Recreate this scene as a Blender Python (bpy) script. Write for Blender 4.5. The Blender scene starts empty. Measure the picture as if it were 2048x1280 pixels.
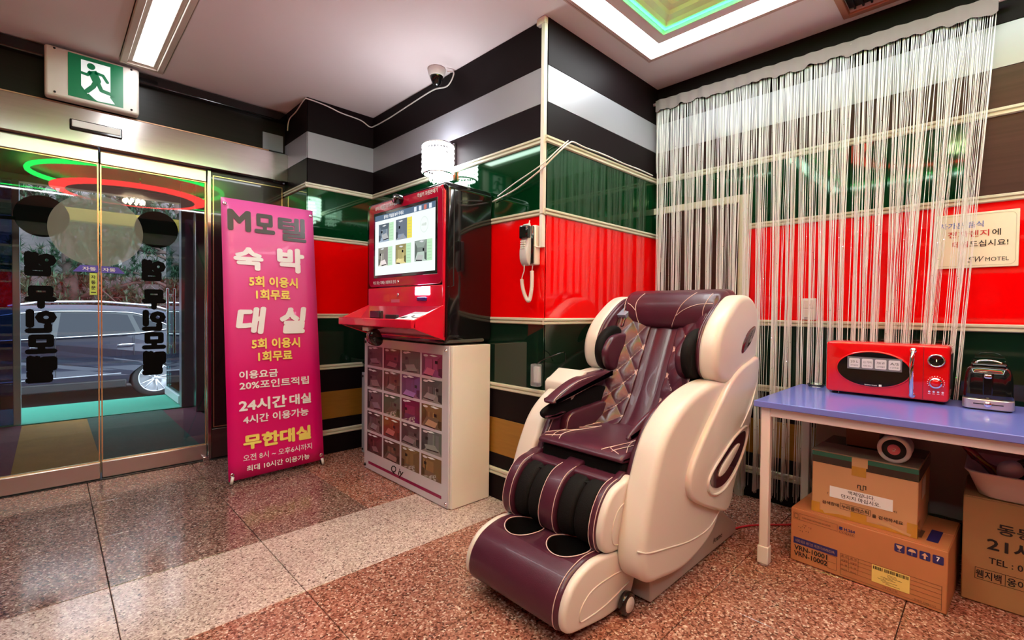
import bpy, bmesh, math, random
from mathutils import Vector, Matrix
PI = math.pi
random.seed(7)
S = bpy.context.scene
C = S.collection

# ------------------------------------------------------------------ camera
cam_data = bpy.data.cameras.new('camera')
cam = bpy.data.objects.new('camera', cam_data)
C.objects.link(cam)
yaw, pitch, roll = math.radians(45.6067), math.radians(-1.10526), math.radians(-0.61674)
Fw = Vector((math.cos(yaw) * math.cos(pitch), math.sin(yaw) * math.cos(pitch), math.sin(pitch)))
r_ = Fw.cross(Vector((0, 0, 1))).normalized()
d_ = Fw.cross(r_)
Rt = math.cos(roll) * r_ + math.sin(roll) * d_
Dn = -math.sin(roll) * r_ + math.cos(roll) * d_
cam.matrix_world = Matrix(((Rt.x, -Dn.x, -Fw.x, 0), (Rt.y, -Dn.y, -Fw.y, 0), (Rt.z, -Dn.z, -Fw.z, 1.12), (0, 0, 0, 1)))
cam_data.sensor_width = 36.0
cam_data.lens = 945.25 / 2048 * 36
cam_data.clip_start = 0.02
S.camera = cam

# ------------------------------------------------------------------ exposure, world
S.view_settings.view_transform = 'Standard'
S.view_settings.look = 'None'
S.view_settings.gamma = 1
S.view_settings.use_curve_mapping = False
S.view_settings.exposure = 1.52
LED = 8.5          # luminous panels of the lobby ceiling
W = bpy.data.worlds.new('overcast_sky')
S.world = W
W.use_nodes = True
W.node_tree.nodes['Background'].inputs[0].default_value = (0.72, 0.82, 1.0, 1)
W.node_tree.nodes['Background'].inputs[1].default_value = 2.1

# ------------------------------------------------------------------ materials
def mat(name, col, rough=0.5, metal=0.0, coat=0.0, bump=0.0, bscale=60.0, vary=0.0, vscale=8.0, emit=None, estr=0.0,
        trans=0.0, ior=1.5, spec=0.5, aniso=None, alpha=1.0, sheen=0.0):
    m = bpy.data.materials.new(name)
    m.use_nodes = True
    nt = m.node_tree
    b = nt.nodes['Principled BSDF']
    I = b.inputs
    I['Base Color'].default_value = (*col, 1)
    I['Roughness'].default_value = rough
    I['Metallic'].default_value = metal
    I['Coat Weight'].default_value = coat
    I['Coat Roughness'].default_value = 0.03
    I['IOR'].default_value = ior
    I['Specular IOR Level'].default_value = spec
    I['Transmission Weight'].default_value = trans
    I['Alpha'].default_value = alpha
    I['Sheen Weight'].default_value = sheen
    if emit:
        I['Emission Color'].default_value = (*emit, 1)
        I['Emission Strength'].default_value = estr
    if vary or bump:
        tc = nt.nodes.new('ShaderNodeTexCoord')
        mp = nt.nodes.new('ShaderNodeMapping')
        nt.links.new(tc.outputs['Object'], mp.inputs[0])
        if aniso:
            mp.inputs['Scale'].default_value = aniso
    if vary:
        n = nt.nodes.new('ShaderNodeTexNoise')
        n.inputs['Scale'].default_value = vscale
        n.inputs['Detail'].default_value = 4
        nt.links.new(mp.outputs[0], n.inputs['Vector'])
        mr = nt.nodes.new('ShaderNodeMapRange')
        mr.inputs[1].default_value = 0.25; mr.inputs[2].default_value = 0.75
        mr.inputs[3].default_value = 1 - vary; mr.inputs[4].default_value = 1 + vary * 0.6
        nt.links.new(n.outputs[0], mr.inputs[0])
        mx = nt.nodes.new('ShaderNodeVectorMath'); mx.operation = 'SCALE'
        mx.inputs[0].default_value = col
        nt.links.new(mr.outputs[0], mx.inputs['Scale'])
        nt.links.new(mx.outputs[0], I['Base Color'])
    if bump:
        n2 = nt.nodes.new('ShaderNodeTexNoise')
        n2.inputs['Scale'].default_value = bscale
        n2.inputs['Detail'].default_value = 3
        nt.links.new(mp.outputs[0], n2.inputs['Vector'])
        bp = nt.nodes.new('ShaderNodeBump')
        bp.inputs['Strength'].default_value = bump
        bp.inputs['Distance'].default_value = 0.004
        nt.links.new(n2.outputs[0], bp.inputs['Height'])
        nt.links.new(bp.outputs[0], I['Normal'])
    return m

def emitm(name, col, s):
    m = bpy.data.materials.new(name); m.use_nodes = True
    nt = m.node_tree
    nt.nodes.remove(nt.nodes['Principled BSDF'])
    e = nt.nodes.new('ShaderNodeEmission')
    e.inputs[0].default_value = (*col, 1); e.inputs[1].default_value = s
    nt.links.new(e.outputs[0], nt.nodes['Material Output'].inputs[0])
    return m

def granite(name, stops, rough, scale):
    m = mat(name, (0.4, 0.2, 0.15), rough)
    nt = m.node_tree; b = nt.nodes['Principled BSDF']
    g = nt.nodes.new('ShaderNodeNewGeometry')
    w = nt.nodes.new('ShaderNodeTexNoise'); w.inputs['Scale'].default_value = 60
    ad = nt.nodes.new('ShaderNodeVectorMath'); ad.operation = 'MULTIPLY_ADD'
    ad.inputs[1].default_value = (0.012, 0.012, 0.012)
    nt.links.new(g.outputs['Position'], w.inputs['Vector'])
    nt.links.new(w.outputs['Color'], ad.inputs[0]); nt.links.new(g.outputs['Position'], ad.inputs[2])
    v = nt.nodes.new('ShaderNodeTexVoronoi'); v.inputs['Scale'].default_value = scale
    nt.links.new(ad.outputs[0], v.inputs['Vector'])
    sp = nt.nodes.new('ShaderNodeSeparateColor'); nt.links.new(v.outputs['Color'], sp.inputs[0])
    cr = nt.nodes.new('ShaderNodeValToRGB'); cr.color_ramp.interpolation = 'LINEAR'
    el = cr.color_ramp.elements
    el[0].position = stops[0][0]; el[0].color = (*stops[0][1], 1)
    el[1].position = stops[-1][0]; el[1].color = (*stops[-1][1], 1)
    for p, c in stops[1:-1]:
        e = el.new(p); e.color = (*c, 1)
    nt.links.new(sp.outputs[0], cr.inputs[0])
    n = nt.nodes.new('ShaderNodeTexNoise'); n.inputs['Scale'].default_value = 2.3; n.inputs['Detail'].default_value = 5
    nt.links.new(g.outputs['Position'], n.inputs['Vector'])
    mr = nt.nodes.new('ShaderNodeMapRange'); mr.inputs[1].default_value = .3; mr.inputs[2].default_value = .7
    mr.inputs[3].default_value = .82; mr.inputs[4].default_value = 1.12
    nt.links.new(n.outputs[0], mr.inputs[0])
    mx = nt.nodes.new('ShaderNodeVectorMath'); mx.operation = 'SCALE'
    nt.links.new(cr.outputs[0], mx.inputs[0]); nt.links.new(mr.outputs[0], mx.inputs['Scale'])
    nt.links.new(mx.outputs[0], b.inputs['Base Color'])
    m2 = nt.nodes.new('ShaderNodeMapRange'); m2.inputs[3].default_value = rough * .75; m2.inputs[4].default_value = rough * 1.35
    nt.links.new(n.outputs[0], m2.inputs[0]); nt.links.new(m2.outputs[0], b.inputs['Roughness'])
    return m

M = {}
M['granite'] = granite('granite_red', [(0, (.07, .028, .02)), (.2, (.20, .068, .046)), (.5, (.36, .135, .095)), (.8, (.46, .21, .155)), (.94, (.62, .38, .30)), (1, (.80, .62, .52))], 0.13, 150)
M['granite_g'] = granite('granite_dark_grey', [(0, (.05, .025, .02)), (.2, (.13, .062, .05)), (.5, (.235, .125, .105)), (.8, (.32, .185, .155)), (.94, (.48, .33, .28)), (1, (.66, .54, .48))], 0.12, 150)  # darker, greyer mix for the tiles towards the entrance
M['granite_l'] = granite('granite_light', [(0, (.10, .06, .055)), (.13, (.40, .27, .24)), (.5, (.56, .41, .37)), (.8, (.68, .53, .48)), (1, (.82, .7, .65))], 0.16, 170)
M['grout'] = mat('grout', (.045, .03, .028), .8)
M['ceiling'] = mat('ceiling_paper', (.82, .73, .74), .75, bump=.15, bscale=300, vary=.04, vscale=1.5)
M['dark'] = mat('wall_lacquer_dark', (.008, .004, .005), .5, spec=.10, vary=.15, vscale=2)
M['brown'] = mat('wall_wood_brown', (.05, .020, .016), .4, spec=.25, vary=.25, vscale=9, aniso=(1, .15, 6))
M['silver'] = mat('wall_panel_silver', (.34, .34, .385), .38, metal=.3, vary=.04, vscale=3)
M['green'] = mat('wall_glass_green', (.002, .052, .015), .05, metal=.4, coat=.25, spec=.4, vary=.3, vscale=3)
M['red'] = mat('wall_glass_red', (.86, .001, .002), .04, coat=.7, spec=.4)
M['deepgreen'] = mat('wall_glass_deep_green', (.006, .022, .013), .05, metal=.2, coat=.45, spec=.4)
M['gold'] = mat('wall_panel_gold', (.34, .155, .02), .3, metal=.2, vary=.12, vscale=6, aniso=(1, 1, 12))
M['cream'] = mat('trim_cream', (.62, .60, .47), .35)
M['white'] = mat('white_plastic', (.78, .76, .74), .35)
M['offwhite'] = mat('cream_plastic', (.74, .68, .62), .3, vary=.03)
M['cabinet'] = mat('cream_board', (.90, .84, .765), .45, vary=.05, vscale=3)
M['steel'] = mat('brushed_steel', (.56, .50, .49), .17, metal=1, vary=.06, vscale=4, aniso=(1, 1, 20))
M['steel_s'] = mat('polished_steel', (.78, .74, .74), .3, metal=1, bump=.12, bscale=6)
M['chrome'] = mat('chrome', (.85, .84, .86), .07, metal=1)
M['black'] = mat('black_gloss', (.006, .006, .007), .1, coat=.5)
M['blackm'] = mat('black_matte', (.012, .011, .012), .55)
M['fabric'] = mat('black_fabric', (.0045, .0032, .0035), .75, bump=.3, bscale=200, vary=.2, vscale=20, spec=.2)
M['glass'] = None
M['goldline'] = mat('brass_edge', (.85, .66, .36), .25, metal=.9)
M['purple'] = mat('purple_leather', (.075, .016, .034), .3, bump=.12, bscale=240, coat=.12, vary=.1, vscale=12)
M['leather_c'] = mat('cream_leather', (.71, .63, .575), .36, bump=.05, bscale=260, coat=.08)
M['gloss_c'] = mat('cream_lacquer', (.71, .63, .58), .2, coat=.3)
M['taupe'] = mat('taupe_plastic', (.40, .31, .27), .35)
M['stitch'] = mat('pale_thread', (.72, .50, .48), .6)
M['windowp'] = mat('purple_gloss', (.05, .008, .02), .08, coat=.6)
M['magenta'] = None
M['crimson'] = mat('kiosk_crimson', (.46, .004, .035), .16, coat=.5)
M['crimson2'] = mat('kiosk_red', (.72, .006, .03), .18, coat=.5)
M['mwred'] = mat('microwave_red', (.72, .003, .006), .12, coat=.6)
M['blue'] = mat('table_blue', (.16, .20, .68), .22, coat=.25)
M['legwhite'] = mat('painted_steel', (.78, .68, .66), .35)
M['string'] = mat('curtain_string', (.93, .91, .91), .4)
M['lace'] = mat('curtain_tape', (.26, .205, .215), .8)
M['card'] = mat('cardboard', (.52, .20, .075), .6, vary=.10, vscale=5, bump=.05, bscale=40)
M['card2'] = mat('cardboard_pale', (.60, .32, .15), .5, vary=.08, vscale=5)
M['card3'] = mat('cardboard_yellow', (.42, .21, .08), .6, vary=.08, vscale=5)
M['tape'] = mat('packing_tape', (.55, .27, .03), .12, coat=.6, vary=.15, vscale=12)
M['tapew'] = mat('clear_tape', (.62, .38, .18), .08, coat=.8, bump=.4, bscale=25)
M['darktop'] = mat('dark_print', (.02, .016, .012), .15, coat=.6)
M['tapegreen'] = mat('green_tape', (.0, .14, .09), .15, coat=.6, bump=.3, bscale=30)
M['navy'] = mat('navy_ink', (.02, .018, .13), .5)
M['ink'] = mat('black_ink', (.012, .01, .01), .5)
M['inkb'] = mat('brown_ink', (.12, .05, .03), .5)
M['paper'] = mat('white_paper', (.85, .84, .84), .5)
M['yellowp'] = mat('yellow_label', (.85, .62, .17), .45)
M['signp'] = mat('cream_sign', (.86, .80, .62), .3)
M['txtred'] = mat('red_ink', (.55, .03, .03), .5)
M['txtblue'] = mat('blue_ink', (.12, .18, .55), .5)
M['txtwhite'] = mat('white_ink', (.9, .88, .9), .45)
M['txtyellow'] = mat('yellow_ink', (.95, .76, .16), .45)
M['exitg'] = mat('exit_green', (.0, .15, .055), .3, emit=(0, .35, .14), estr=.04)
M['exitw'] = mat('exit_white', (.75, .78, .78), .3, emit=(.8, .9, .9), estr=.18)
M['ledw'] = emitm('led_panel', (.94, .98, 1), LED)
M['neong'] = emitm('neon_green', (.03, 1, .12), 6)
M['neonr'] = emitm('neon_red', (1, .06, .05), 6.5)
M['neonp'] = emitm('neon_pink', (1, .5, .42), 1.3)
M['ledw2'] = emitm('strip_panel', (.95, .98, 1), 6.5)
M['scrw'] = emitm('screen_white', (.93, 1, .99), .36)
M['carpetg'] = mat('carpet_green', (.0, .055, .035), .9, bump=.4, bscale=400, vary=.15, vscale=6)
M['carpety'] = mat('carpet_gold', (.27, .13, .01), .9, bump=.4, bscale=400, vary=.15, vscale=6)
M['carpetr'] = mat('carpet_wine', (.075, .004, .02), .9, bump=.4, bscale=400, vary=.15, vscale=6)
M['sticker'] = mat('black_sticker', (.0012, .001, .0012), .6, spec=.08)

def mat_glass(name, tint, mixf=.12, rough=.0, fior=1.5):
    m = bpy.data.materials.new(name); m.use_nodes = True
    nt = m.node_tree; nt.nodes.remove(nt.nodes['Principled BSDF'])
    t = nt.nodes.new('ShaderNodeBsdfTransparent'); t.inputs[0].default_value = (*tint, 1)
    g = nt.nodes.new('ShaderNodeBsdfGlossy'); g.inputs['Roughness'].default_value = rough
    g.inputs[0].default_value = (.95, .98, 1, 1)
    f = nt.nodes.new('ShaderNodeFresnel'); f.inputs[0].default_value = fior
    mx = nt.nodes.new('ShaderNodeMixShader')
    ad = nt.nodes.new('ShaderNodeMath'); ad.operation = 'ADD'; ad.inputs[1].default_value = mixf; ad.use_clamp = True
    nt.links.new(f.outputs[0], ad.inputs[0]); nt.links.new(ad.outputs[0], mx.inputs[0])
    nt.links.new(t.outputs[0], mx.inputs[1]); nt.links.new(g.outputs[0], mx.inputs[2])
    nt.links.new(mx.outputs[0], nt.nodes['Material Output'].inputs[0])
    return m
M['glass'] = mat_glass('door_glass', (.88, .93, .92), .015, fior=1.33)
M['glasst'] = mat_glass('teal_glass', (.35, .62, .58), .08)
M['glassc'] = mat_glass('carglass', (.03, .03, .04), .12)

def frosted(name, col, a):
    m = bpy.data.materials.new(name); m.use_nodes = True
    nt = m.node_tree; nt.nodes.remove(nt.nodes['Principled BSDF'])
    t = nt.nodes.new('ShaderNodeBsdfTransparent')
    d = nt.nodes.new('ShaderNodeBsdfTranslucent'); d.inputs[0].default_value = (*col, 1)
    d2 = nt.nodes.new('ShaderNodeBsdfDiffuse'); d2.inputs[0].default_value = (*col, 1)
    m1 = nt.nodes.new('ShaderNodeMixShader'); m2 = nt.nodes.new('ShaderNodeMixShader')
    m1.inputs[0].default_value = .15; m2.inputs[0].default_value = a
    nt.links.new(d.outputs[0], m1.inputs[1]); nt.links.new(d2.outputs[0], m1.inputs[2])
    nt.links.new(t.outputs[0], m2.inputs[1]); nt.links.new(m1.outputs[0], m2.inputs[2])
    nt.links.new(m2.outputs[0], nt.nodes['Material Output'].inputs[0])
    return m
M['frost'] = frosted('frosted_film', (1, .98, .84), .30)
M['film'] = frosted('plastic_film', (.7, .7, .75), .5)

# banner print: pink fading to magenta (print colour of the sheet itself)
m = mat('banner_print', (.8, .02, .35), .3, coat=.15)
nt = m.node_tree
tc = nt.nodes.new('ShaderNodeTexCoord'); sx = nt.nodes.new('ShaderNodeSeparateXYZ')
cr = nt.nodes.new('ShaderNodeValToRGB'); mr = nt.nodes.new('ShaderNodeMapRange')
nt.links.new(tc.outputs['Object'], sx.inputs[0]); nt.links.new(sx.outputs[2], mr.inputs[0])
mr.inputs[1].default_value = 0.0; mr.inputs[2].default_value = 1.8
nt.links.new(mr.outputs[0], cr.inputs[0])
e = cr.color_ramp.elements
e[0].position = .35; e[0].color = (.74, .0, .155, 1)
e[1].position = .95; e[1].color = (.84, .12, .42, 1)
nt.links.new(cr.outputs[0], nt.nodes['Principled BSDF'].inputs['Base Color'])
M['magenta'] = m

# ------------------------------------------------------------------ builders
ROOT = {}
def thing(name, label, cat, loc=(0, 0, 0), rotz=0.0, group=None):
    o = bpy.data.objects.new(name, None); C.objects.link(o)
    o.empty_display_size = .1
    o.location = loc; o.rotation_euler = (0, 0, rotz)
    o['label'] = label; o['category'] = cat
    if group: o['group'] = group
    ROOT[o.name] = Matrix.Translation(loc) @ Matrix.Rotation(rotz, 4, 'Z')
    return o
def tag(o, label, cat, group=None):
    o['label'] = label; o['category'] = cat
    if group: o['group'] = group
    return o

class MB:
    def __init__(s): s.v = []; s.f = []; s.mi = []; s.sm = []; s.ad = []
    def add(s, vs, fs, mi=0, sm=False):
        b = len(s.v); s.ad.append((b, len(s.f))); s.v += [tuple(p) for p in vs]
        for f in fs:
            s.f.append([b + i for i in f]); s.mi.append(mi); s.sm.append(sm)
        return s
    def box(s, x0, x1, y0, y1, z0, z1, mi=0):
        return s.add([(x0, y0, z0), (x1, y0, z0), (x1, y1, z0), (x0, y1, z0), (x0, y0, z1), (x1, y0, z1), (x1, y1, z1), (x0, y1, z1)],
              [(0, 3, 2, 1), (4, 5, 6, 7), (0, 1, 5, 4), (1, 2, 6, 5), (2, 3, 7, 6), (3, 0, 4, 7)], mi)
    def prism(s, pts, ax, a0, a1, mi=0, sm=False):
        def P(p, a): return {'x': (a, p[0], p[1]), 'y': (p[0], a, p[1]), 'z': (p[0], p[1], a)}[ax]
        n = len(pts)
        return s.add([P(p, a0) for p in pts] + [P(p, a1) for p in pts],
              [tuple(range(n))[::-1], tuple(range(n, 2 * n))] + [(i, (i + 1) % n, n + (i + 1) % n, n + i) for i in range(n)], mi, sm)
    def pillow(s, pts, ax, a0, a1, bev=.02, seg=4, mi=0, dome=0.0, sm=True, bev1=None):
        """closed outline extruded along an axis with rounded rims"""
        n = len(pts); bev1 = bev if bev1 is None else bev1
        A = sum(pts[i][0] * pts[(i + 1) % n][1] - pts[(i + 1) % n][0] * pts[i][1] for i in range(n))
        sg = 1 if A > 0 else -1
        nr = []
        for i in range(n):
            p, q, t = pts[i - 1], pts[i], pts[(i + 1) % n]
            dx, dy = t[0] - p[0], t[1] - p[1]; L = math.hypot(dx, dy) or 1
            nr.append((sg * dy / L, -sg * dx / L))
        def P(p, a): return {'x': (a, p[0], p[1]), 'y': (p[0], a, p[1]), 'z': (p[0], p[1], a)}[ax]
        d = 1 if a1 > a0 else -1
        rings = []
        for k in range(seg + 1):
            t = PI / 2 * k / seg
            rings.append((bev * (1 - math.sin(t)), a0 + d * bev * (1 - math.cos(t))))
        for k in range(seg, -1, -1):
            t = PI / 2 * k / seg
            rings.append((bev1 * (1 - math.sin(t)), a1 - d * bev1 * (1 - math.cos(t))))
        if dome:
            rings = [(bev + dome * 3, a0 - d * dome)] + rings + [(bev1 + dome * 3, a1 + d * dome)]
        vs = []
        for ins, a in rings:
            vs += [P((q[0] - m_[0] * ins, q[1] - m_[1] * ins), a) for q, m_ in zip(pts, nr)]
        fs = []
        for r in range(len(rings) - 1):
            fs += [(r * n + i, r * n + (i + 1) % n, (r + 1) * n + (i + 1) % n, (r + 1) * n + i) for i in range(n)]
        fs += [tuple(range(n))[::-1], tuple(range((len(rings) - 1) * n, len(rings) * n))]
        return s.add(vs, fs, mi, sm)
    def tube(s, path, r, seg=6, closed=False, mi=0, rfn=None):
        path = [Vector(p) for p in path]; n = len(path)
        up = Vector((0.13, 0.21, .97)); vs = []
        for i, p in enumerate(path):
            a = path[i - 1] if (i > 0 or closed) else p
            b = path[(i + 1) % n] if (i < n - 1 or closed) else p
            t = (b - a).normalized()
            x = t.cross(up)
            if x.length < .05: x = t.cross(Vector((1, 0, 0)))
            x.normalize(); y = t.cross(x)
            rr = rfn(i / (n - 1)) if rfn else r
            for k in range(seg):
                an = 2 * PI * k / seg
                vs.append(p + x * math.cos(an) * rr + y * math.sin(an) * rr)
        fs = []
        for i in range(n if closed else n - 1):
            j = (i + 1) % n
            fs += [(i * seg + k, i * seg + (k + 1) % seg, j * seg + (k + 1) % seg, j * seg + k) for k in range(seg)]
        if not closed: fs += [tuple(range(seg))[::-1], tuple(range((n - 1) * seg, n * seg))]
        return s.add(vs, fs, mi, True)
    def lathe(s, prof, c, ax=(0, 0, 1), seg=24, mi=0, a0=0, a1=2 * PI, sm=True, sx=1, sy=1):
        z = Vector(ax).normalized(); x = z.orthogonal().normalized()
        if abs(z.z) > .9: x = Vector((1, 0, 0))
        elif abs(z.z) < .1: x = Vector((0, 0, 1))
        y = z.cross(x); c = Vector(c); n = len(prof)
        full = abs(a1 - a0 - 2 * PI) < 1e-6
        m_ = seg if full else seg + 1
        vs = []
        for k in range(m_):
            an = a0 + (a1 - a0) * k / seg
            for r, h in prof: vs.append(c + x * math.cos(an) * r * sx + y * math.sin(an) * r * sy + z * h)
        fs = []
        for k in range(seg):
            j = (k + 1) % m_
            fs += [(k * n + i, j * n + i, j * n + i + 1, k * n + i + 1) for i in range(n - 1)]
        return s.add(vs, fs, mi, sm)
    def grid(s, fn, nu, nv, mi=0, sm=True):
        vs = [fn(i / nu, j / nv) for i in range(nu + 1) for j in range(nv + 1)]
        w = nv + 1
        return s.add(vs, [(i * w + j, (i + 1) * w + j, (i + 1) * w + j + 1, i * w + j + 1) for i in range(nu) for j in range(nv)], mi, sm)
    def poly(s, pts, mi=0): return s.add(pts, [tuple(range(len(pts)))], mi)

def part(name, mb, mats, parent=None, world=True, bevel=0, bseg=2, kind=None, solid=0, subs=0, weld=True, recalc=True):
    me = bpy.data.meshes.new(name)
    vs = mb.v
    if parent is not None and world:
        inv = ROOT[parent.name].inverted()
        vs = [tuple(inv @ Vector(p)) for p in vs]
    me.from_pydata(vs, [], mb.f)
    if not isinstance(mats, (list, tuple)): mats = [mats]
    for m_ in mats: me.materials.append(M[m_] if isinstance(m_, str) else m_)
    for p, i, sm in zip(me.polygons, mb.mi, mb.sm):
        p.material_index = i; p.use_smooth = sm
    if recalc:
        bm = bmesh.new(); bm.from_mesh(me)
        if weld: bmesh.ops.remove_doubles(bm, verts=bm.verts, dist=1e-5)
        bmesh.ops.recalc_face_normals(bm, faces=bm.faces)
        bm.to_mesh(me); bm.free()
    o = bpy.data.objects.new(name, me); C.objects.link(o)
    if parent is not None:
        o.parent = parent; ROOT[o.name] = ROOT[parent.name]
    else: ROOT[o.name] = Matrix.Identity(4)
    if solid:
        md = o.modifiers.new('solid', 'SOLIDIFY'); md.thickness = solid; md.offset = 0
    if bevel:
        md = o.modifiers.new('bevel', 'BEVEL'); md.width = bevel; md.segments = bseg
        md.limit_method = 'ANGLE'; md.angle_limit = math.radians(35); md.harden_normals = False
        for p in me.polygons: p.use_smooth = True
        me.set_sharp_from_angle(angle=math.radians(50)) if hasattr(me, 'set_sharp_from_angle') else None
    if subs:
        md = o.modifiers.new('subd', 'SUBSURF'); md.levels = subs; md.render_levels = subs
    if kind: o['kind'] = kind
    return o
def each(name, mb, mats, parent=None, **k):
    """every piece added to the builder becomes a part of its own"""
    out = []; ends = mb.ad[1:] + [(len(mb.v), len(mb.f))]
    for (v0, f0), (v1, f1) in zip(mb.ad, ends):
        q = MB(); q.v = mb.v[v0:v1]; q.f = [[i - v0 for i in f] for f in mb.f[f0:f1]]; q.mi = mb.mi[f0:f1]; q.sm = mb.sm[f0:f1]
        out.append(part(name, q, mats, parent, **k))
    return out
def struct(name, mb=None, mats=None, **k):
    if mb is None:
        o = bpy.data.objects.new(name, None); C.objects.link(o); ROOT[o.name] = Matrix.Identity(4)
        o.empty_display_size = .1
    else: o = part(name, mb, mats, **k)
    o['kind'] = 'structure'
    return o

def cat(pts, n=6, closed=True):
    """Catmull-Rom smoothing of a 2-D or 3-D outline"""
    P = [Vector(p) for p in pts]; out = []; L = len(P)
    rng = range(L) if closed else range(L - 1)
    for i in rng:
        if closed: a, b, c, d = P[i - 1], P[i], P[(i + 1) % L], P[(i + 2) % L]
        else: a, b, c, d = P[max(i - 1, 0)], P[i], P[i + 1], P[min(i + 2, L - 1)]
        for k in range(n):
            t = k / n
            out.append(tuple(.5 * ((2 * b) + (c - a) * t + (2 * a - 5 * b + 4 * c - d) * t * t + (3 * b - a - 3 * c + d) * t ** 3)))
    if not closed: out.append(tuple(P[-1]))
    return out
def rrect(x0, x1, y0, y1, r, n=4):
    out = []
    for cx, cy, a in ((x1 - r, y1 - r, 0), (x0 + r, y1 - r, 90), (x0 + r, y0 + r, 180), (x1 - r, y0 + r, 270)):
        for k in range(n + 1):
            t = math.radians(a + 90 * k / n); out.append((cx + r * math.cos(t), cy + r * math.sin(t)))
    return out
def ell(cx, cy, rx, ry, n=32, ph=0):
    return [(cx + rx * math.cos(2 * PI * k / n + ph), cy + ry * math.sin(2 * PI * k / n + ph)) for k in range(n)]

FLIP = set()
def text(parent, s, m_, o, r, u, w, h, bold=0.0, name='lettering', world=True, lift=0.0008, shear=0.0, depth=0.0, keep=False, align='c', label=None):
    """lettering stretched to w x h, centred on o, lying in the plane of r (reading direction) and u (up)"""
    cu = bpy.data.curves.new('txt', 'FONT'); cu.body = s; cu.size = 1; cu.resolution_u = 2
    cu.shear = shear
    to = bpy.data.objects.new('txt', cu)
    m0 = bpy.data.meshes.new_from_object(to)
    bpy.data.objects.remove(to)
    co = [v.co.copy() for v in m0.vertices]; pf = [tuple(p.vertices) for p in m0.polygons]
    bpy.data.meshes.remove(m0)
    if not co: return None
    bd = bold * .9          # heavier weight: the glyph is laid over itself, shifted by the stroke growth
    offs = [(0, 0)] + ([(bd * math.cos(k * PI / 4), bd * math.sin(k * PI / 4)) for k in range(8)] if bd else [])
    V_ = []; F_ = []
    for k, (ox, oy) in enumerate(offs):
        b0 = len(V_)
        V_ += [(c.x + ox, c.y + oy, k) for c in co]; F_ += [tuple(b0 + i for i in f) for f in pf]
    x0, x1 = min(v[0] for v in V_), max(v[0] for v in V_); y0, y1 = min(v[1] for v in V_), max(v[1] for v in V_)
    sx = w / (x1 - x0); sy = h / (y1 - y0) if h else sx
    if keep: sx = sy = min(sx, sy)
    r = Vector(r).normalized(); u = Vector(u).normalized(); n = r.cross(u).normalized()
    o = Vector(o); inv = ROOT[parent.name].inverted() if world else Matrix.Identity(4)
    me = bpy.data.meshes.new(name)
    sg_l = -1 if lift < 0 else 1
    me.from_pydata([tuple(inv @ (o + r * ((v[0] - (x0 + x1) / 2) * sx) + u * ((v[1] - (y0 + y1) / 2) * sy) + n * (lift + sg_l * v[2] * 3e-5))) for v in V_], [], F_)
    me.materials.clear(); me.materials.append(M[m_] if isinstance(m_, str) else m_)
    ob = bpy.data.objects.new(name, me); C.objects.link(ob); ob.parent = parent
    ROOT[ob.name] = ROOT[parent.name]
    if label: ob['label'] = label
    return ob

class Plane:
    """2-D drawing on a plane: o origin, r right, u up; layer lifts avoid coincident faces"""
    def __init__(s, o, r, u, flip=False):
        s.o = Vector(o); s.r = Vector(r).normalized(); s.u = Vector(u).normalized(); s.n = s.r.cross(s.u)
        if flip: s.n = -s.n
    def p(s, x, y, l=0): return tuple(s.o + s.r * x + s.u * y + s.n * l)
    def poly(s, mb, pts, mi=0, l=.0005): mb.poly([s.p(x, y, l) for x, y in pts], mi)
    def rect(s, mb, x0, x1, y0, y1, mi=0, l=.0005): s.poly(mb, [(x0, y0), (x1, y0), (x1, y1), (x0, y1)], mi, l)
    def frame(s, mb, x0, x1, y0, y1, t, mi=0, l=.0005):
        s.rect(mb, x0, x1, y0, y0 + t, mi, l); s.rect(mb, x0, x1, y1 - t, y1, mi, l)
        s.rect(mb, x0, x0 + t, y0 + t, y1 - t, mi, l); s.rect(mb, x1 - t, x1, y0 + t, y1 - t, mi, l)
    def line(s, mb, a, b, t, mi=0, l=.0005):
        a = Vector(a); b = Vector(b); d = (b - a).normalized(); n = Vector((-d.y, d.x)) * t / 2
        s.poly(mb, [tuple(a - n), tuple(b - n), tuple(b + n), tuple(a + n)], mi, l)
# ================================================================== ROOM SHELL
U0, U1, V0, VS, VD, US, HC = 1.90, 3.06, 1.69, 3.58, 4.05, 1.37, 2.68
UL, VB = -1.95, -2.45
# ---- floor: granite tiles laid on a screed, every tile its own piece
floor = struct('floor', MB().box(UL - .1, U1 + .1, VB - .1, VD - .0, -.12, -.012), 'grout')
P_ = .557
def tile_mesh(w, d, m_):
    me_name = 'tile'
    b = .0018
    mb = MB()
    mb.add([(0, 0, -.012), (w, 0, -.012), (w, d, -.012), (0, d, -.012), (0, 0, -b), (w, 0, -b), (w, d, -b), (0, d, -b),
            (b, b, 0), (w - b, b, 0), (w - b, d - b, 0), (b, d - b, 0)],
           [(0, 1, 5, 4), (1, 2, 6, 5), (2, 3, 7, 6), (3, 0, 4, 7), (4, 5, 9, 8), (5, 6, 10, 9), (6, 7, 11, 10), (7, 4, 8, 11), (8, 9, 10, 11)])
    me = bpy.data.meshes.new(me_name); me.from_pydata(mb.v, [], mb.f); me.materials.append(M[m_])
    return me
cache = {}
g = .0028
ui = [.165 + P_ * k for k in range(-4, 7)]
vi = [1.89 + P_ * k for k in range(-8, 5)]
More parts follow.
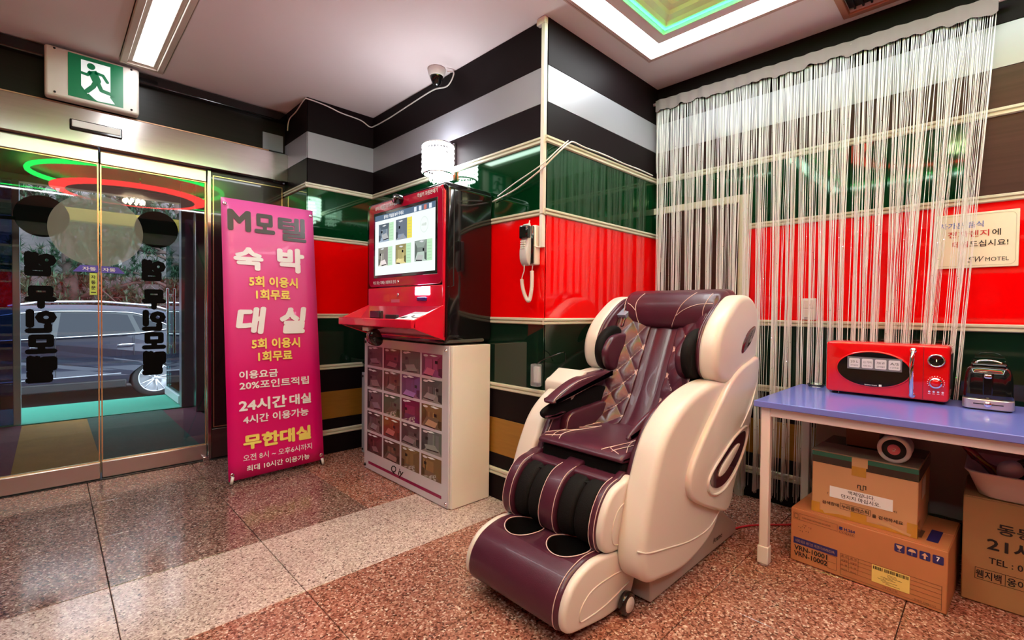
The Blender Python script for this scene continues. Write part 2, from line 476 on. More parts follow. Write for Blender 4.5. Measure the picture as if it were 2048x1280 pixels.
for i, uu in enumerate(ui):
    for j, vv in enumerate(vi):
        x0, x1, y0, y1 = max(uu, UL), min(uu + P_, U1), max(vv, VB), min(vv + P_, VD - .045)
        if x1 - x0 < .03 or y1 - y0 < .03: continue
        if x0 > U0 - .01 and y0 > V0 - .01: continue
        if x0 > US and y0 > VS: continue
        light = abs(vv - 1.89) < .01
        w, d = round(x1 - x0 - g, 4), round(y1 - y0 - g, 4)
        grey = y0 > 2.44 and x0 < 1.2; key = (w, d, light, grey)
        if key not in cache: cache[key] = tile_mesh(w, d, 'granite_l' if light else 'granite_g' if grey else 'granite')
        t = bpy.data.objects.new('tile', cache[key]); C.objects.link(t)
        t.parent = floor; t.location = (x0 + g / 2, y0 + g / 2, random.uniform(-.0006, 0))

# ---- ceiling with its openings
TR = (-1.05, 2.65, -1.10, 1.51)            # luminous frame, outer edge
holes = [TR, (.375, .497, 1.75, 3.84), (2.72, 2.965, .31, .56)]
xs = sorted({UL, U1} | {h[0] for h in holes} | {h[1] for h in holes} | {U0, US})
ys = sorted({VB, VD} | {h[2] for h in holes} | {h[3] for h in holes} | {V0, VS})
mb = MB()
for i in range(len(xs) - 1):
    for j in range(len(ys) - 1):
        cx, cy = (xs[i] + xs[i + 1]) / 2, (ys[j] + ys[j + 1]) / 2
        if any(h[0] < cx < h[1] and h[2] < cy < h[3] for h in holes): continue
        mb.box(xs[i], xs[i + 1], ys[j], ys[j + 1], HC, HC + .02)
# tray: inner flat border, then the well above the crown moulding
I0, I1, J0, J1 = -.94, 2.54, -.99, 1.40
K0, K1, L0, L1 = -.76, 2.36, -.81, 1.22
def ringbox(mb, a, b, z0, z1):
    mb.box(a[0], a[1], a[2], b[2], z0, z1); mb.box(a[0], a[1], b[3], a[3], z0, z1)
    mb.box(a[0], b[0], b[2], b[3], z0, z1); mb.box(b[1], a[1], b[2], b[3], z0, z1)
CR = (-.888, 2.488, -.938, 1.348)
ringbox(mb, (I0, I1, J0, J1), CR, HC, HC + .02)
mb.box(CR[0], CR[1], CR[2], CR[3], HC + .13, HC + .15)
ceiling = struct('ceiling', mb, 'ceiling')
# thin beading round the luminous frame and along the ceiling border
mb = MB(); ringbox(mb, (TR[0] - .016, TR[1] + .016, TR[2] - .016, TR[3] + .016), TR, HC - .008, HC)
ringbox(mb, (TR[0] - .034, TR[1] + .034, TR[2] - .034, TR[3] + .034), (TR[0] - .026, TR[1] + .026, TR[2] - .026, TR[3] + .026), HC - .004, HC)
o = part('beading', mb, mat('ceiling_beading', (.60, .42, .38), .5), ceiling)
# crown moulding of the tray
prof = [(0, 0), (.012, .0), (.012, .02), (.04, .02), (.05, .04), (.075, .055), (.08, .075), (.105, .085), (.12, .11), (.128, .13)]
mb = MB()
def crown_ring(t):
    d, z = t
    a = (CR[0] + d, CR[1] - d, CR[2] + d, CR[3] - d)
    return [(a[0], a[2], HC + z), (a[1], a[2], HC + z), (a[1], a[3], HC + z), (a[0], a[3], HC + z)]
vs = []
for t in prof: vs += crown_ring(t)
fs = [(k * 4 + i, k * 4 + (i + 1) % 4, (k + 1) * 4 + (i + 1) % 4, (k + 1) * 4 + i) for k in range(len(prof) - 1) for i in range(4)]
mb.add(vs, fs)
trim_1 = struct('trim_1', mb, mat('crown_white', (.72, .74, .70), .5), recalc=False)

ROPE = emitm('rope_fill_green', (.02, 1, .14), 7)  # green rope added to tint the crown, standing in for the ring lamp
rope = thing('added_rope_light', 'added green rope light that tints the crown moulding of the ceiling tray', 'light', (.8, .2, HC + .03))
for a, b in (((CR[0], CR[2]), (CR[1], CR[2])), ((CR[1], CR[2]), (CR[1], CR[3])), ((CR[1], CR[3]), (CR[0], CR[3])), ((CR[0], CR[3]), (CR[0], CR[2]))):
    for dd, zz in ((.028, .014),):
        def rp(p, d=dd): return (p[0] + (d if p[0] < .8 else -d), p[1] + (d if p[1] < .2 else -d), HC + zz)
        q_ = MB(); q_.tube([rp(a), rp(b)], .003, 6); part('rope', q_, ROPE, rope)
cove = thing('cove_light', 'rectangular frame of white luminous panel around the green-lit ceiling tray', 'light', (.8, .2, HC))
mb = MB(); ringbox(mb, TR, (I0, I1, J0, J1), HC + .001, HC + .006)
part('diffuser', mb, 'ledw', cove)
mb = MB(); ringbox(mb, TR, (I0, I1, J0, J1), HC + .008, HC + .03)
part('housing', mb, 'white', cove)

# neon rings and crystal lamp in the middle of the tray (behind the photographer; they show in the reflections)
RC = (.80, .20)
rg = thing('neon_ring_light', 'round ceiling lamp with green outer tube and red inner ring hanging in the ceiling tray', 'light', (RC[0], RC[1], HC + .12))
mb = MB(); mb.tube([(RC[0] + .98 * math.cos(a), RC[1] + .86 * math.sin(a), HC + .045) for a in [2 * PI * k / 64 for k in range(64)]], .028, 8, True)
part('green_tube', mb, 'neong', rg)
mb = MB(); mb.lathe([(.80, -.12), (.66, -.135), (.66, -.12), (.80, -.10)], (RC[0], RC[1], HC), seg=64)
part('red_ring', mb, 'neonr', rg)
mb = MB(); mb.lathe([(.66, -.13), (.40, -.15), (.2, -.13), (.001, -.12)], (RC[0], RC[1], HC), seg=64)
part('patterned_disc', mb, mat('lace_disc', (.8, .6, .55), .5, vary=.6, vscale=14, emit=(1, .55, .45), estr=.35), rg)
mb = MB()
for k in range(10):
    a = 2 * PI * k / 10
    mb.lathe([(.001, 0), (.02, .02), (.02, .05), (.001, .07)], (RC[0] + .1 * math.cos(a), RC[1] + .1 * math.sin(a), HC - .22), seg=8)
part('bulb_cluster', mb, emitm('warm_bulb', (1, .8, .5), 14), rg, kind='stuff')
mb = MB()
for a in (0, PI / 2, PI, 3 * PI / 2):
    mb.tube([(RC[0] + .6 * math.cos(a), RC[1] + .6 * math.sin(a), HC - .13), (RC[0] + .6 * math.cos(a), RC[1] + .6 * math.sin(a), HC + .13)], .006, 6)
mb.tube([(RC[0], RC[1], HC - .2), (RC[0], RC[1], HC + .13)], .012, 8)
each('hanger', mb, 'chrome', rg)

# strip light towards the entrance
sl = thing('ceiling_light', 'long white strip light in a moulded ceiling frame near the glass entrance', 'light', (.436, 2.8, HC))
part('diffuser', MB().box(.385, .487, 1.76, 3.83, HC - .004, HC + .004), 'ledw2', sl)
mb = MB(); ringbox(mb, (.36, .512, 1.735, 3.855), (.385, .487, 1.76, 3.83), HC - .012, HC + .01)
ringbox(mb, (.325, .547, 1.70, 3.885), (.36, .512, 1.735, 3.855), HC - .024, HC + .0)
part('frame', mb, mat('frame_cream', (.62, .55, .47), .5), sl, bevel=.004)

vt = thing('ceiling_vent', 'small square wooden-framed vent in the ceiling beside the string curtain', 'vent', (2.84, .435, HC))
mb = MB(); ringbox(mb, (2.69, 2.995, .28, .59), (2.72, 2.965, .31, .56), HC - .012, HC + .0)
part('frame', mb, mat('vent_wood', (.42, .20, .12), .5), vt, bevel=.003)
mb = MB()
for k in range(7): mb.box(2.725, 2.96, .32 + k * .035, .328 + k * .035, HC + .005, HC + .02)
part('grille', mb, 'blackm', vt)
part('duct', MB().box(2.72, 2.965, .31, .56, HC + .02, HC + .03), 'blackm', vt)

# ---- walls, built of horizontal bands of panel with cream rails between them
BANDS = [(2.43, HC, 'dark'), (2.235, 2.43, 'silver'), (2.05, 2.235, 'dark'), (1.66, 2.02, 'green'), (1.08, 1.637, 'red'),
         (.692, 1.05, 'deepgreen'), (.485, .657, 'dark'), (.272, .485, 'gold'), (.185, .272, 'dark'), (0, .15, 'dark')]
RAILS = [(2.018, 2.055), (1.634, 1.668), (1.047, 1.083), (.655, .694), (.147, .19)]
def wall(name, kind, c, a0, a1, side, over=None):
    """kind 'x': plane X=c running along Y from a0 to a1; side = direction of the room (+1/-1 along the normal)"""
    back = c - side * .10
    w = MB()
    if kind == 'x': w.box(min(c, back), max(c, back), a0, a1, -.01, HC + .02)
    else: w.box(a0, a1, min(c, back), max(c, back), -.01, HC + .02)
    W_ = struct(name, w, 'blackm')
    for z0, z1, m_ in BANDS:
        segs = [(a0, a1, m_)]
        if over and (z0, m_) in over: segs = over[(z0, m_)]
        for s0, s1, mm in segs:
            p = MB(); e = c + side * .004; gp = .0012
            if kind == 'x': p.box(min(c, e), max(c, e), s0 + gp, s1 - gp, z0 + gp, z1 - gp)
            else: p.box(s0 + gp, s1 - gp, min(c, e), max(c, e), z0 + gp, z1 - gp)
            part('panel', p, mm, W_, bevel=.0008, bseg=1)
    return W_
def rails(W_, kind, c, a0, a1, side, which=RAILS):
    for z0, z1 in which:
        h = z1 - z0
        pr = [(0, 0), (.010, 0), (.016, h * .12), (.016, h * .38), (.009, h * .46), (.009, h * .56), (.018, h * .64), (.018, h * .9), (.012, h), (0, h)]
        p = MB()
        if kind == 'x': p.prism([(c + side * d, z0 + z) for d, z in pr], 'y', a0, a1)
        else: p.prism([(c + side * d, z0 + z) for d, z in pr], 'x', a0, a1)
        part('rail', p, 'cream', W_)
w1 = wall('wall_left', 'x', U0, V0, VS, -1); rails(w1, 'x', U0, V0, VS, -1)
w2 = wall('wall_middle', 'y', V0, U0, U1, -1); rails(w2, 'y', V0, U0 - .018, U1, -1)
# deep recess side near the entrance
w3 = wall('wall_far', 'y', VS, US, U0, -1); rails(w3, 'y', VS, US - .018, U0, -1)
w4 = wall('wall_inner', 'x', US, VS, VD, -1); rails(w4, 'x', US, VS, VD - .02, -1)
cov = {}
for z0, z1, m_ in BANDS:
    if m_ == 'green': cov[(z0, m_)] = [(.106, .64, 'green'), (.64, 1.06, 'green'), (1.06, 1.69, 'green'), (VB, .106, 'brown')]
    elif m_ == 'red': cov[(z0, m_)] = [(VB, 1.05, 'red'), (1.05, 1.69, 'red')]
    elif z0 == 2.05: cov[(z0, m_)] = [(VB, V0, 'brown')]
w5 = wall('wall_right', 'x', U1, VB, V0, -1, cov); rails(w5, 'x', U1, VB, V0, -1, [RAILS[0]])
rails(w5, 'x', U1, VB, 1.055, -1, RAILS[1:])
w6 = wall('wall_side', 'x', UL, VB, VD, 1); rails(w6, 'x', UL, VB, VD, 1)
w7 = wall('wall_back', 'y', VB, UL, U1, 1); rails(w7, 'y', VB, UL, U1, 1)

# brown service door in the curtain wall
d1 = struct('door_1')
part('door_leaf', MB().box(U1 - .014, U1 - .004, 1.115, 1.665, .02, 1.80), 'brown', d1, bevel=.002)
mb = MB(); mb.box(U1 - .03, U1 - .004, 1.06, 1.112, 0, 1.845); mb.box(U1 - .03, U1 - .004, 1.112, 1.688, 1.803, 1.845)
mb.box(U1 - .036, U1 - .03, 1.072, 1.10, 0, 1.833)
part('door_frame', mb, 'cream', d1, bevel=.002)
part('door_handle', MB().box(U1 - .022, U1 - .014, 1.632, 1.652, 1.40, 1.50), mat('handle_plate', (.45, .22, .2), .3), d1, bevel=.002)

# ================================================================== ENTRANCE WALL
we = struct('wall_front', MB().box(UL, US, VD, VD + .12, 2.57, HC + .02).box(UL, -1.20, VD, VD + .12, -.01, 2.57), 'blackm')
part('cornice', MB().box(UL, US, VD - .06, VD, 2.60, HC - .005), 'black', we, bevel=.012)
part('panel', MB().box(UL, US - .0, VD - .012, VD + .1, 2.365, 2.60), mat('transom_wood', (.010, .006, .006), .4, spec=.25, vary=.3, vscale=10, aniso=(.3, 1, 9)), we)
part('orange_strip', MB().box(-1.2, 1.24, VD - .03, VD - .012, 2.345, 2.365), mat('orange_edge', (.75, .40, .24), .35), we)  # orange strip between lintel and transom
part('glass_corner', MB().box(1.20, 1.35, VD - .02, VD - .012, 2.37, 2.50), mat('pale_glass', (.32, .38, .48), .08, coat=.5), we)
# stainless lintel box
part('lintel', MB().box(-1.25, 1.368, VD - .085, VD + .06, 2.125, 2.342), 'steel', we, bevel=.004)
# frame posts and fixed dark side panel
part('post', MB().box(.825, .85, VD - .03, VD + .06, 0, 2.12), 'steel', we, bevel=.003)
part('side_panel', MB().box(.85, 1.368, VD - .02, VD + .04, .0, 2.122), mat('side_panel_dark', (.02, .009, .009), .18, coat=.5), we)
mb = MB(); q = Plane((.85, VD - .02, 0), (1, 0, 0), (0, 0, 1))
q.frame(mb, .012, .495, .235, 2.09, .006)
part('brass_line', mb, 'goldline', we, recalc=False)
part('plinth', MB().box(.852, 1.368, VD - .032, VD - .02, .01, .225), mat('plinth_brown', (.055, .02, .022), .2, coat=.4), we, bevel=.002)
part('threshold', MB().box(-1.2, 1.30, VD - .045, VD + .13, -.02, .004), 'blackm', we)

def leaf(name, lab, u0, u1, v, slip=0):
    t = thing(name, lab, 'door', ((u0 + u1) / 2, v, 0))
    part('glass_pane', MB().box(u0 + .004, u1 - .004, v - .005, v + .005, .105, 2.04), 'glass', t)
    part('bottom_rail', MB().box(u0, u1, v - .022, v + .022, .006, .112), 'steel_s', t, bevel=.004)
    part('top_rail', MB().box(u0, u1, v - .022, v + .022, 2.035, 2.122), 'steel', t, bevel=.003)
    mb = MB(); mb.box(u0, u0 + .007, v - .008, v + .008, .112, 2.035); mb.box(u1 - .007, u1, v - .008, v + .008, .112, 2.035)
    mb.box(u0, u1, v - .009, v + .009, .112, .118); mb.box(u0, u1, v - .009, v + .009, 2.028, 2.035)
    part('edge_strip', mb, 'goldline', t)
    return t
dl = leaf('glass_door', 'automatic glass door leaf with steel rails and the lime vertical sticker', -.62, .230, VD - .01)
dr = leaf('glass_door', 'automatic glass door leaf with steel rails beside the pink banner', .238, .822, VD + .005)
leafs = {0: (dl, VD - .01), 1: (dr, VD + .005)}
part('fixed_pane', MB().box(-1.19, -.62, VD + .05, VD + .06, .0, 2.12), 'glass', we)
# stickers: frosted disc split over both leaves, dark ovals, mirrored characters read from the street
def disc(cx, cz, rx, rz, lo, hi):
    pts = [(min(max(x, lo), hi), z) for x, z in ell(cx, cz, rx, rz, 64)]
    out = []
    for p in pts:
        if not out or (abs(p[0] - out[-1][0]) + abs(p[1] - out[-1][1])) > 1e-6: out.append(p)
    return out
for k, (t, v) in leafs.items():
    lo, hi = ((-.6, .222), (.246, .82))[k]
    mb = MB(); mb.prism(disc(.225, 1.606, .232, .228, lo, hi), 'y', v - .0062, v - .0055)
    part('frosted_disc', mb, 'frost', t)
    cx = (-.028, .533)[k]
    mb = MB(); mb.prism(disc(cx, (1.662, 1.654)[k], .122, .125, lo, hi), 'y', v + .0055, v + .0062)
    if k == 0: mb.prism([(-.6, 1.60), (-.14, 1.625), (-.14, 1.645), (-.6, 1.622)], 'y', v + .0055, v + .0062)
    part('dark_oval', mb, 'sticker', t)
    q = Plane((0, v - .0085, 0), (1, 0, 0), (0, 0, 1))
    mb = MB()
    if k == 0: q.poly(mb, [(.105, 1.338), (.226, 1.338), (.226, 1.382), (.140, 1.379)])
    else: q.poly(mb, [(.242, 1.338), (.360, 1.338), (.325, 1.378), (.242, 1.382)])
    part('blue_sticker', mb, mat('sticker_blue', (.10, .08, .48), .4), t, recalc=False)
    text(t, '자동' if k == 0 else '자동', 'txtwhite', ((.183, .28)[k], v - .0095, 1.359), (1, 0, 0), (0, 0, 1), .065, .024, .02)
    zs = [1.372, 1.172, 1.028, .888, .737]
    hs = [.145, .137, .143, .115, .165]
    for ch, z, h in zip('엠무인모텔', zs, hs):
        text(t, ch, 'sticker', ((-.036, .515)[k], v - .0058, z), (-1, 0, 0), (0, 0, 1), (.140, .134)[k], h * 1.02, .085, name='sticker_character', lift=-.0008)
mb = MB(); q = Plane((0, VD - .0185, 0), (1, 0, 0), (0, 0, 1)); q.rect(mb, .184, .220, 1.193, 1.332)
part('green_sticker', mb, mat('sticker_lime', (.55, .72, .12), .4), dl, recalc=False)
for k, ch in enumerate('자동문'): text(dl, ch, 'ink', (.202, VD - .0195, 1.307 - k * .034), (1, 0, 0), (0, 0, 1), .022, .024, .03)
q = Plane((0, VD - .019, 0), (1, 0, 0), (0, 0, 1)); mb = MB(); q.rect(mb, .190, .214, 1.206, 1.213)
part('print', mb, 'ink', dl, recalc=False)
# bottom guide block on the floor beside the right leaf
part('guide', MB().box(.79, .83, VD - .06, VD - .03, .0, .035), 'chrome', we, bevel=.004)

# automatic door sensor on the lintel
ds = thing('door_sensor', 'white bar sensor in a black frame on the steel lintel', 'sensor', (.217, VD - .085, 2.2))
part('housing', MB().box(.094, .343, VD - .10, VD - .085, 2.198, 2.262), 'black', ds, bevel=.006)
part('lens', MB().box(.104, .333, VD - .106, VD - .10, 2.214, 2.255), 'white', ds, bevel=.003)

# exit sign
ex = thing('exit_sign', 'white box sign with green running man above the glass doors', 'sign', (.205, VD - .09, 2.36))
part('case', MB().box(-.013, .425, VD - .14, VD - .062, 2.36, 2.655), 'offwhite', ex, bevel=.014, bseg=3)
sw, sh = .256, .258
q = Plane((.088, VD - .1405, 2.383), (1, 0, 0), (0, 0, 1))
mb = MB()
q.rect(mb, 0, sw, 0, sh, 0, .0012)
q.poly(mb, [(.225 * sw, .30 * sh), (.225 * sw, .91 * sh), (.757 * sw, .91 * sh), (.757 * sw, .30 * sh)], 1, .0020)
q.poly(mb, [(.225 * sw, .30 * sh), (.757 * sw, .30 * sh), (.75 * sw, .17 * sh), (.84 * sw, .04 * sh), (.52 * sw, .02 * sh), (.35 * sw, .12 * sh)], 1, .0020)
q.poly(mb, [(x * sw, y * sh) for x, y in ell(.405, .80, .075, .075, 20)], 0, .0028)
def seg(pts, t, l=.0028):
    for a, b in zip(pts[:-1], pts[1:]):
        q.line(mb, (a[0] * sw, a[1] * sh), (b[0] * sw, b[1] * sh), t * sw, 0, l); l += .0002
        q.poly(mb, [(x, y) for x, y in ell(b[0] * sw, b[1] * sh, t * sw / 2, t * sw / 2, 12)], 0, l); l += .0002
seg([(.42, .70), (.50, .50)], .17)
seg([(.40, .68), (.34, .585), (.235, .60)], .065)
seg([(.47, .68), (.62, .655), (.70, .52)], .065)
seg([(.50, .50), (.44, .34), (.33, .20)], .095)
seg([(.51, .49), (.59, .29), (.80, .25)], .085)
seg([(.34, .13), (.45, .03)], .05)
part('pictogram', mb, ['exitg', 'exitw'], ex, recalc=False)
mb = MB()
for x, z in ((.03, 2.64), (.385, 2.64), (.03, 2.385), (.385, 2.385)): mb.lathe([(.001, 0), (.006, 0), (.006, .004), (.001, .005)], (x, VD - .14, z), (0, -1, 0), 10)
each('screw', mb, 'blackm', ex)
# ================================================================== VESTIBULE AND STREET
VO = 6.42
vest = struct('floor_outer', MB().box(-1.3, 1.42, VD + .13, 7.42, -.14, -.012), 'blackm')
part('carpet_field', MB().box(.262, .875, VD + .13, 6.34, -.012, -.002), 'carpetg', vest)
part('carpet_patch', MB().box(-.19, .262, VD + .13, 6.32, -.012, -.0015), 'carpety', vest)
part('carpet_wine', MB().box(.875, 1.16, VD + .13, 6.30, -.012, -.0018), 'carpetr', vest)
part('carpet_wine', MB().box(-1.2, -.19, VD + .13, 6.36, -.012, -.0018), 'carpetr', vest)
mat_o = part('doormat', MB().box(-1.15, 1.40, 6.36, 7.40, -.012, .002), mat('mat_green', (.01, .24, .15), .85, bump=.4, bscale=300), vest)
wv = struct('wall_outer', MB().box(1.20, 1.32, VD + .12, 6.44, -.02, 2.75), mat('vestibule_brown', (.05, .02, .02), .25, coat=.3, vary=.2, vscale=5))
part('metal_post', MB().box(1.12, 1.20, 5.98, 6.10, 0, 2.5), 'steel', wv, bevel=.004)
part('metal_post', MB().box(1.05, 1.20, 6.34, 6.46, 0, 2.5), mat('grey_post', (.22, .22, .25), .3, metal=.5), wv, bevel=.004)
wv2 = struct('wall_outer_left', MB().box(-1.32, -1.20, VD + .12, 6.44, -.02, 2.75), 'dark')
cv = struct('ceiling_outer', MB().box(-1.3, 1.3, VD + .12, 6.6, 2.62, 2.70), mat('vestibule_ceiling', (.10, .10, .13), .4))
fr = struct('door_2')
part('post', MB().box(-.245, -.195, 6.38, 6.46, 0, 2.30), mat('pale_post', (.45, .47, .55), .35, metal=.3), fr, bevel=.004)
part('head_rail', MB().box(-1.2, 1.20, 6.38, 6.48, 2.28, 2.35), mat('head_grey', (.14, .14, .18), .3, metal=.3), fr, bevel=.004)
part('transom', MB().box(-1.2, 1.20, 6.40, 6.46, 2.35, 2.62), 'blackm', fr)
part('left_pane', MB().box(-1.2, -.245, 6.42, 6.43, 0, 2.28), mat_glass('blue_glass', (.16, .2, .34), .06), fr)
og = thing('open_glass_door', 'teal glass door standing open outwards in front of the parked car', 'door', (1.07, 6.52, 0))
part('pane', MB().box(1.065, 1.075, 6.55, 7.40, .10, 2.2), 'glasst', og)
part('bottom_rail', MB().box(1.05, 1.09, 6.53, 7.42, .012, .105), mat('rail_pale', (.55, .62, .62), .3, metal=.3), og, bevel=.004)
part('handle', MB().box(1.02, 1.045, 7.05, 7.075, .55, 1.35).box(1.045, 1.065, 7.05, 7.075, .62, .66).box(1.045, 1.065, 7.05, 7.075, 1.24, 1.28), 'steel', og, bevel=.004)
# canopy beam over the pavement
part_c = struct('trim_2', MB().box(-3.5, 3.2, 7.25, 7.40, 2.085, 2.225), mat('canopy_yellow', (.62, .40, .07), .5))

GZ = -.45
st = struct('ground', MB().box(-22, 26, 7.42, 40, GZ - .2, GZ), mat('asphalt', (.045, .045, .05), .9, vary=.25, vscale=3, bump=.3, bscale=80))
part('kerb', MB().box(-22, 26, 12.15, 12.45, GZ, GZ + .10), mat('kerb_lit_pale', (.62, .62, .62), .8), st)  # lit strip of street beneath the car put into the kerb's pale colour
# bank / stone wall across the street with wire fence
bw = struct('wall_outer_back', MB().box(-22, 26, 15.0, 15.6, GZ, 5.2), mat('bank_stone', (.30, .25, .245), .95, vary=.45, vscale=1.6, bump=.6, bscale=6))
fe = thing('wire_fence', 'diamond wire mesh fence in front of the bank across the street', 'fence', (1, 14.8, GZ))
mb = MB()
for k in range(-10, 56):
    x = -6 + k * .26
    for sg in (1, -1):
        mb.tube([(x, 14.8, GZ + .2), (x + sg * 2.6, 14.8, GZ + 2.6)], .009, 3)
part('mesh', mb, mat('fence_wire', (.26, .25, .25), .6), fe, kind='stuff')
for k in range(8):
    part('post', MB().box(-6 + k * 2.4, -5.93 + k * 2.4, 14.82, 14.89, GZ, GZ + 2.7), mat('fence_post', (.3, .3, .3), .6) if k == 0 else 'steel', fe)

def tree(lab, x, y, h, seed, lean=.2):
    rnd = random.Random(seed)
    t = thing('pine_tree', lab, 'tree', (x, y, GZ), group=None)
    mb = MB(); ends = []
    tr = [(x + lean * math.sin(k * .7) * .5, y, GZ + h * k / 8) for k in range(9)]
    mb.tube(tr, .16, 8, rfn=lambda q: .17 * (1 - .6 * q))
    for b in range(24):
        q = rnd.uniform(.22, .62) if b < 17 else rnd.uniform(.6, 1); p = Vector(tr[int(q * 8)]); a = rnd.uniform(0, 2 * PI); L = rnd.uniform(1.2, 2.6)
        path = [p]
        for k in range(1, 6):
            path.append(p + Vector((math.cos(a) * L * k / 5, math.sin(a) * L * .22 * k / 5, rnd.uniform(-.12, .18) + .12 * k)))
        mb.tube(path, .03, 5, rfn=lambda q: .045 * (1 - .75 * q)); ends += path[2:]
    part('trunk', mb, mat('pine_bark', (.10, .06, .05), .95, vary=.3, vscale=9), t)
    mb = MB()
    for p in ends:
        for c in range(8):
            c0 = Vector(p) + Vector((rnd.gauss(0, .26), rnd.gauss(0, .12), rnd.gauss(.05, .14)))
            for n in range(30):
                d = Vector((rnd.gauss(0, 1), rnd.gauss(0, 1), rnd.gauss(.3, .8))).normalized() * rnd.uniform(.12, .24)
                s = d.cross(Vector((0, 0, 1))).normalized() * .014
                mb.add([c0 - s, c0 + s, c0 + d], [(0, 1, 2)])
    part('needles', mb, mat('pine_needles', (.045, .10, .05), .8, vary=.4, vscale=2), t, kind='stuff', recalc=False)
tree('pine tree with a dark crooked trunk across the street behind the glass door', 2.25, 13.3, 5.2, 3)
tree('pine tree with spreading boughs beside the blue side pane', -1.6, 13.3, 5.0, 8, -.3)

tree('pine tree with low dense boughs in front of the wire mesh fence', .3, 13.5, 4.6, 21, .1)
# ---- parked car, side-on beyond the doorway (front to the left)
CY = 10.2
car = thing('car', 'dark grey hatchback parked side-on outside the glass entrance', 'car', (0, CY + .9, GZ))
XR, XF = 1.32, -1.38          # wheel centres
def cx(x): return x
side = [(2.10, .34), (2.14, .62), (2.10, .92), (2.02, 1.05), (1.62, 1.42), (1.30, 1.545), (.6, 1.60), (-.1, 1.585), (-.55, 1.51), (-1.35, 1.07),
        (-2.02, .93), (-2.26, .72), (-2.30, .42), (-2.2, .28)]
top = cat(side[:], 4, closed=False)
low = []
def arch(xc, r=.365, n=9): return [(xc - r * math.cos(PI * k / n) * 1.0, .22 + r * math.sin(PI * k / n) * 1.02 + .06) for k in range(n + 1)]
low = [(-2.2, .26)] + arch(XF) + arch(XR) + [(2.08, .30)]
prof = top + low
# body: outline stations across the width with tumblehome above the waist
def body_pt(p, y):
    x, z = p
    k = max(0, (z - .95)) / .62
    half = .90 - .20 * k - .05 * max(0, (.5 - z))
    return (x, CY + .9 + y * half, GZ + z)
mb = MB(); n = len(prof); ws = [-1, -.985, -.9, 0, .9, .985, 1]
ins = [.03, .008, 0, 0, 0, .008, .03]
vs = []
for w_, i_ in zip(ws, ins):
    for (x, z) in prof:
        vs.append(body_pt((x * (1 - i_ * .4), z + (-i_ if z > .5 else i_ * .5)), w_))
fs = []
for r in range(len(ws) - 1):
    fs += [(r * n + i, r * n + (i + 1) % n, (r + 1) * n + (i + 1) % n, (r + 1) * n + i) for i in range(n)]
fs += [tuple(range(n))[::-1], tuple(range((len(ws) - 1) * n, len(ws) * n))]
mb.add(vs, fs, 0, False)
part('body', mb, mat('car_paint', (.032, .03, .05), .22, metal=.5, coat=.6), car)
ysd = lambda z: CY + .9 - (.90 - .20 * max(0, z - .95) / .62) - .004
def side_panel(pts, off=0):
    return [(x, ysd(z) - off, GZ + z) for x, z in pts]
win = [(-1.15, 1.02), (-.98, 1.18), (-.62, 1.385), (-.2, 1.465), (.20, 1.485), (.75, 1.48), (1.12, 1.44), (1.58, 1.21), (1.10, 1.13), (.3, 1.085), (-.5, 1.05)]
w1_ = [(-1.10, 1.035), (-.94, 1.18), (-.60, 1.375), (-.2, 1.45), (.07, 1.462), (.0, 1.075), (-.5, 1.055)]
w2_ = [(.13, 1.463), (.62, 1.46), (.95, 1.435), (1.05, 1.155), (.6, 1.115), (.08, 1.082)]
w3_ = [(1.02, 1.43), (1.14, 1.40), (1.44, 1.22), (1.12, 1.165)]
mb = MB()
mb.poly(side_panel(win, .002)); part('window_surround', mb, 'black', car, recalc=False)
for w_ in (w1_, w2_, w3_):
    mb = MB(); mb.poly(side_panel(w_, .006)); part('window', mb, mat('car_window', (.008, .008, .014), .05, spec=.35) if w_ is w1_ else bpy.data.materials['car_window'], car, recalc=False)
mb = MB(); mb.tube([(x, ysd(z) - .01, GZ + z) for x, z in cat(win[:8], 4, False)], .011, 6); mb.tube([(x, ysd(z) - .01, GZ + z) for x, z in [(-1.15, 1.02), (-.5, 1.045), (.3, 1.08), (1.1, 1.12), (1.58, 1.20)]], .010, 6)
part('chrome_trim', mb, 'chrome', car)
mb = MB(); mb.tube([(x, CY + .22, GZ + z) for x, z in [(-.45, 1.56), (-.1, 1.63), (.6, 1.65), (1.3, 1.595), (1.5, 1.53)]], .018, 6)
part('roof_rail', mb, 'chrome', car)
mb = MB()
for x0, z0, x1, z1 in ((.10, 1.08, .06, .42), (1.04, 1.1, 1.02, .75), (-1.08, 1.0, -1.0, .40)):
    mb.box(min(x0, x1), min(x0, x1) + .008, ysd(.9) - .003, ysd(.9) + .0, GZ + z1, GZ + z0)
each('door_seam', mb, 'blackm', car)
for x in (.92, -.10):
    mb = MB(); mb.tube([(x - .11, ysd(.9) - .012, GZ + .93), (x - .06, ysd(.9) - .035, GZ + .938), (x + .06, ysd(.9) - .035, GZ + .944), (x + .11, ysd(.9) - .012, GZ + .945)], .017, 6)
    part('door_handle', mb, 'chrome', car)
part('sill', MB().box(-.95, .92, ysd(.3) - .02, ysd(.3) + .06, GZ + .22, GZ + .36), 'blackm', car, bevel=.02)
mb = MB(); mb.tube([(-.9, ysd(.4) - .012, GZ + .42), (.85, ysd(.4) - .012, GZ + .46)], .012, 6)
part('side_moulding', mb, mat('moulding_grey', (.35, .35, .38), .3, metal=.5), car)
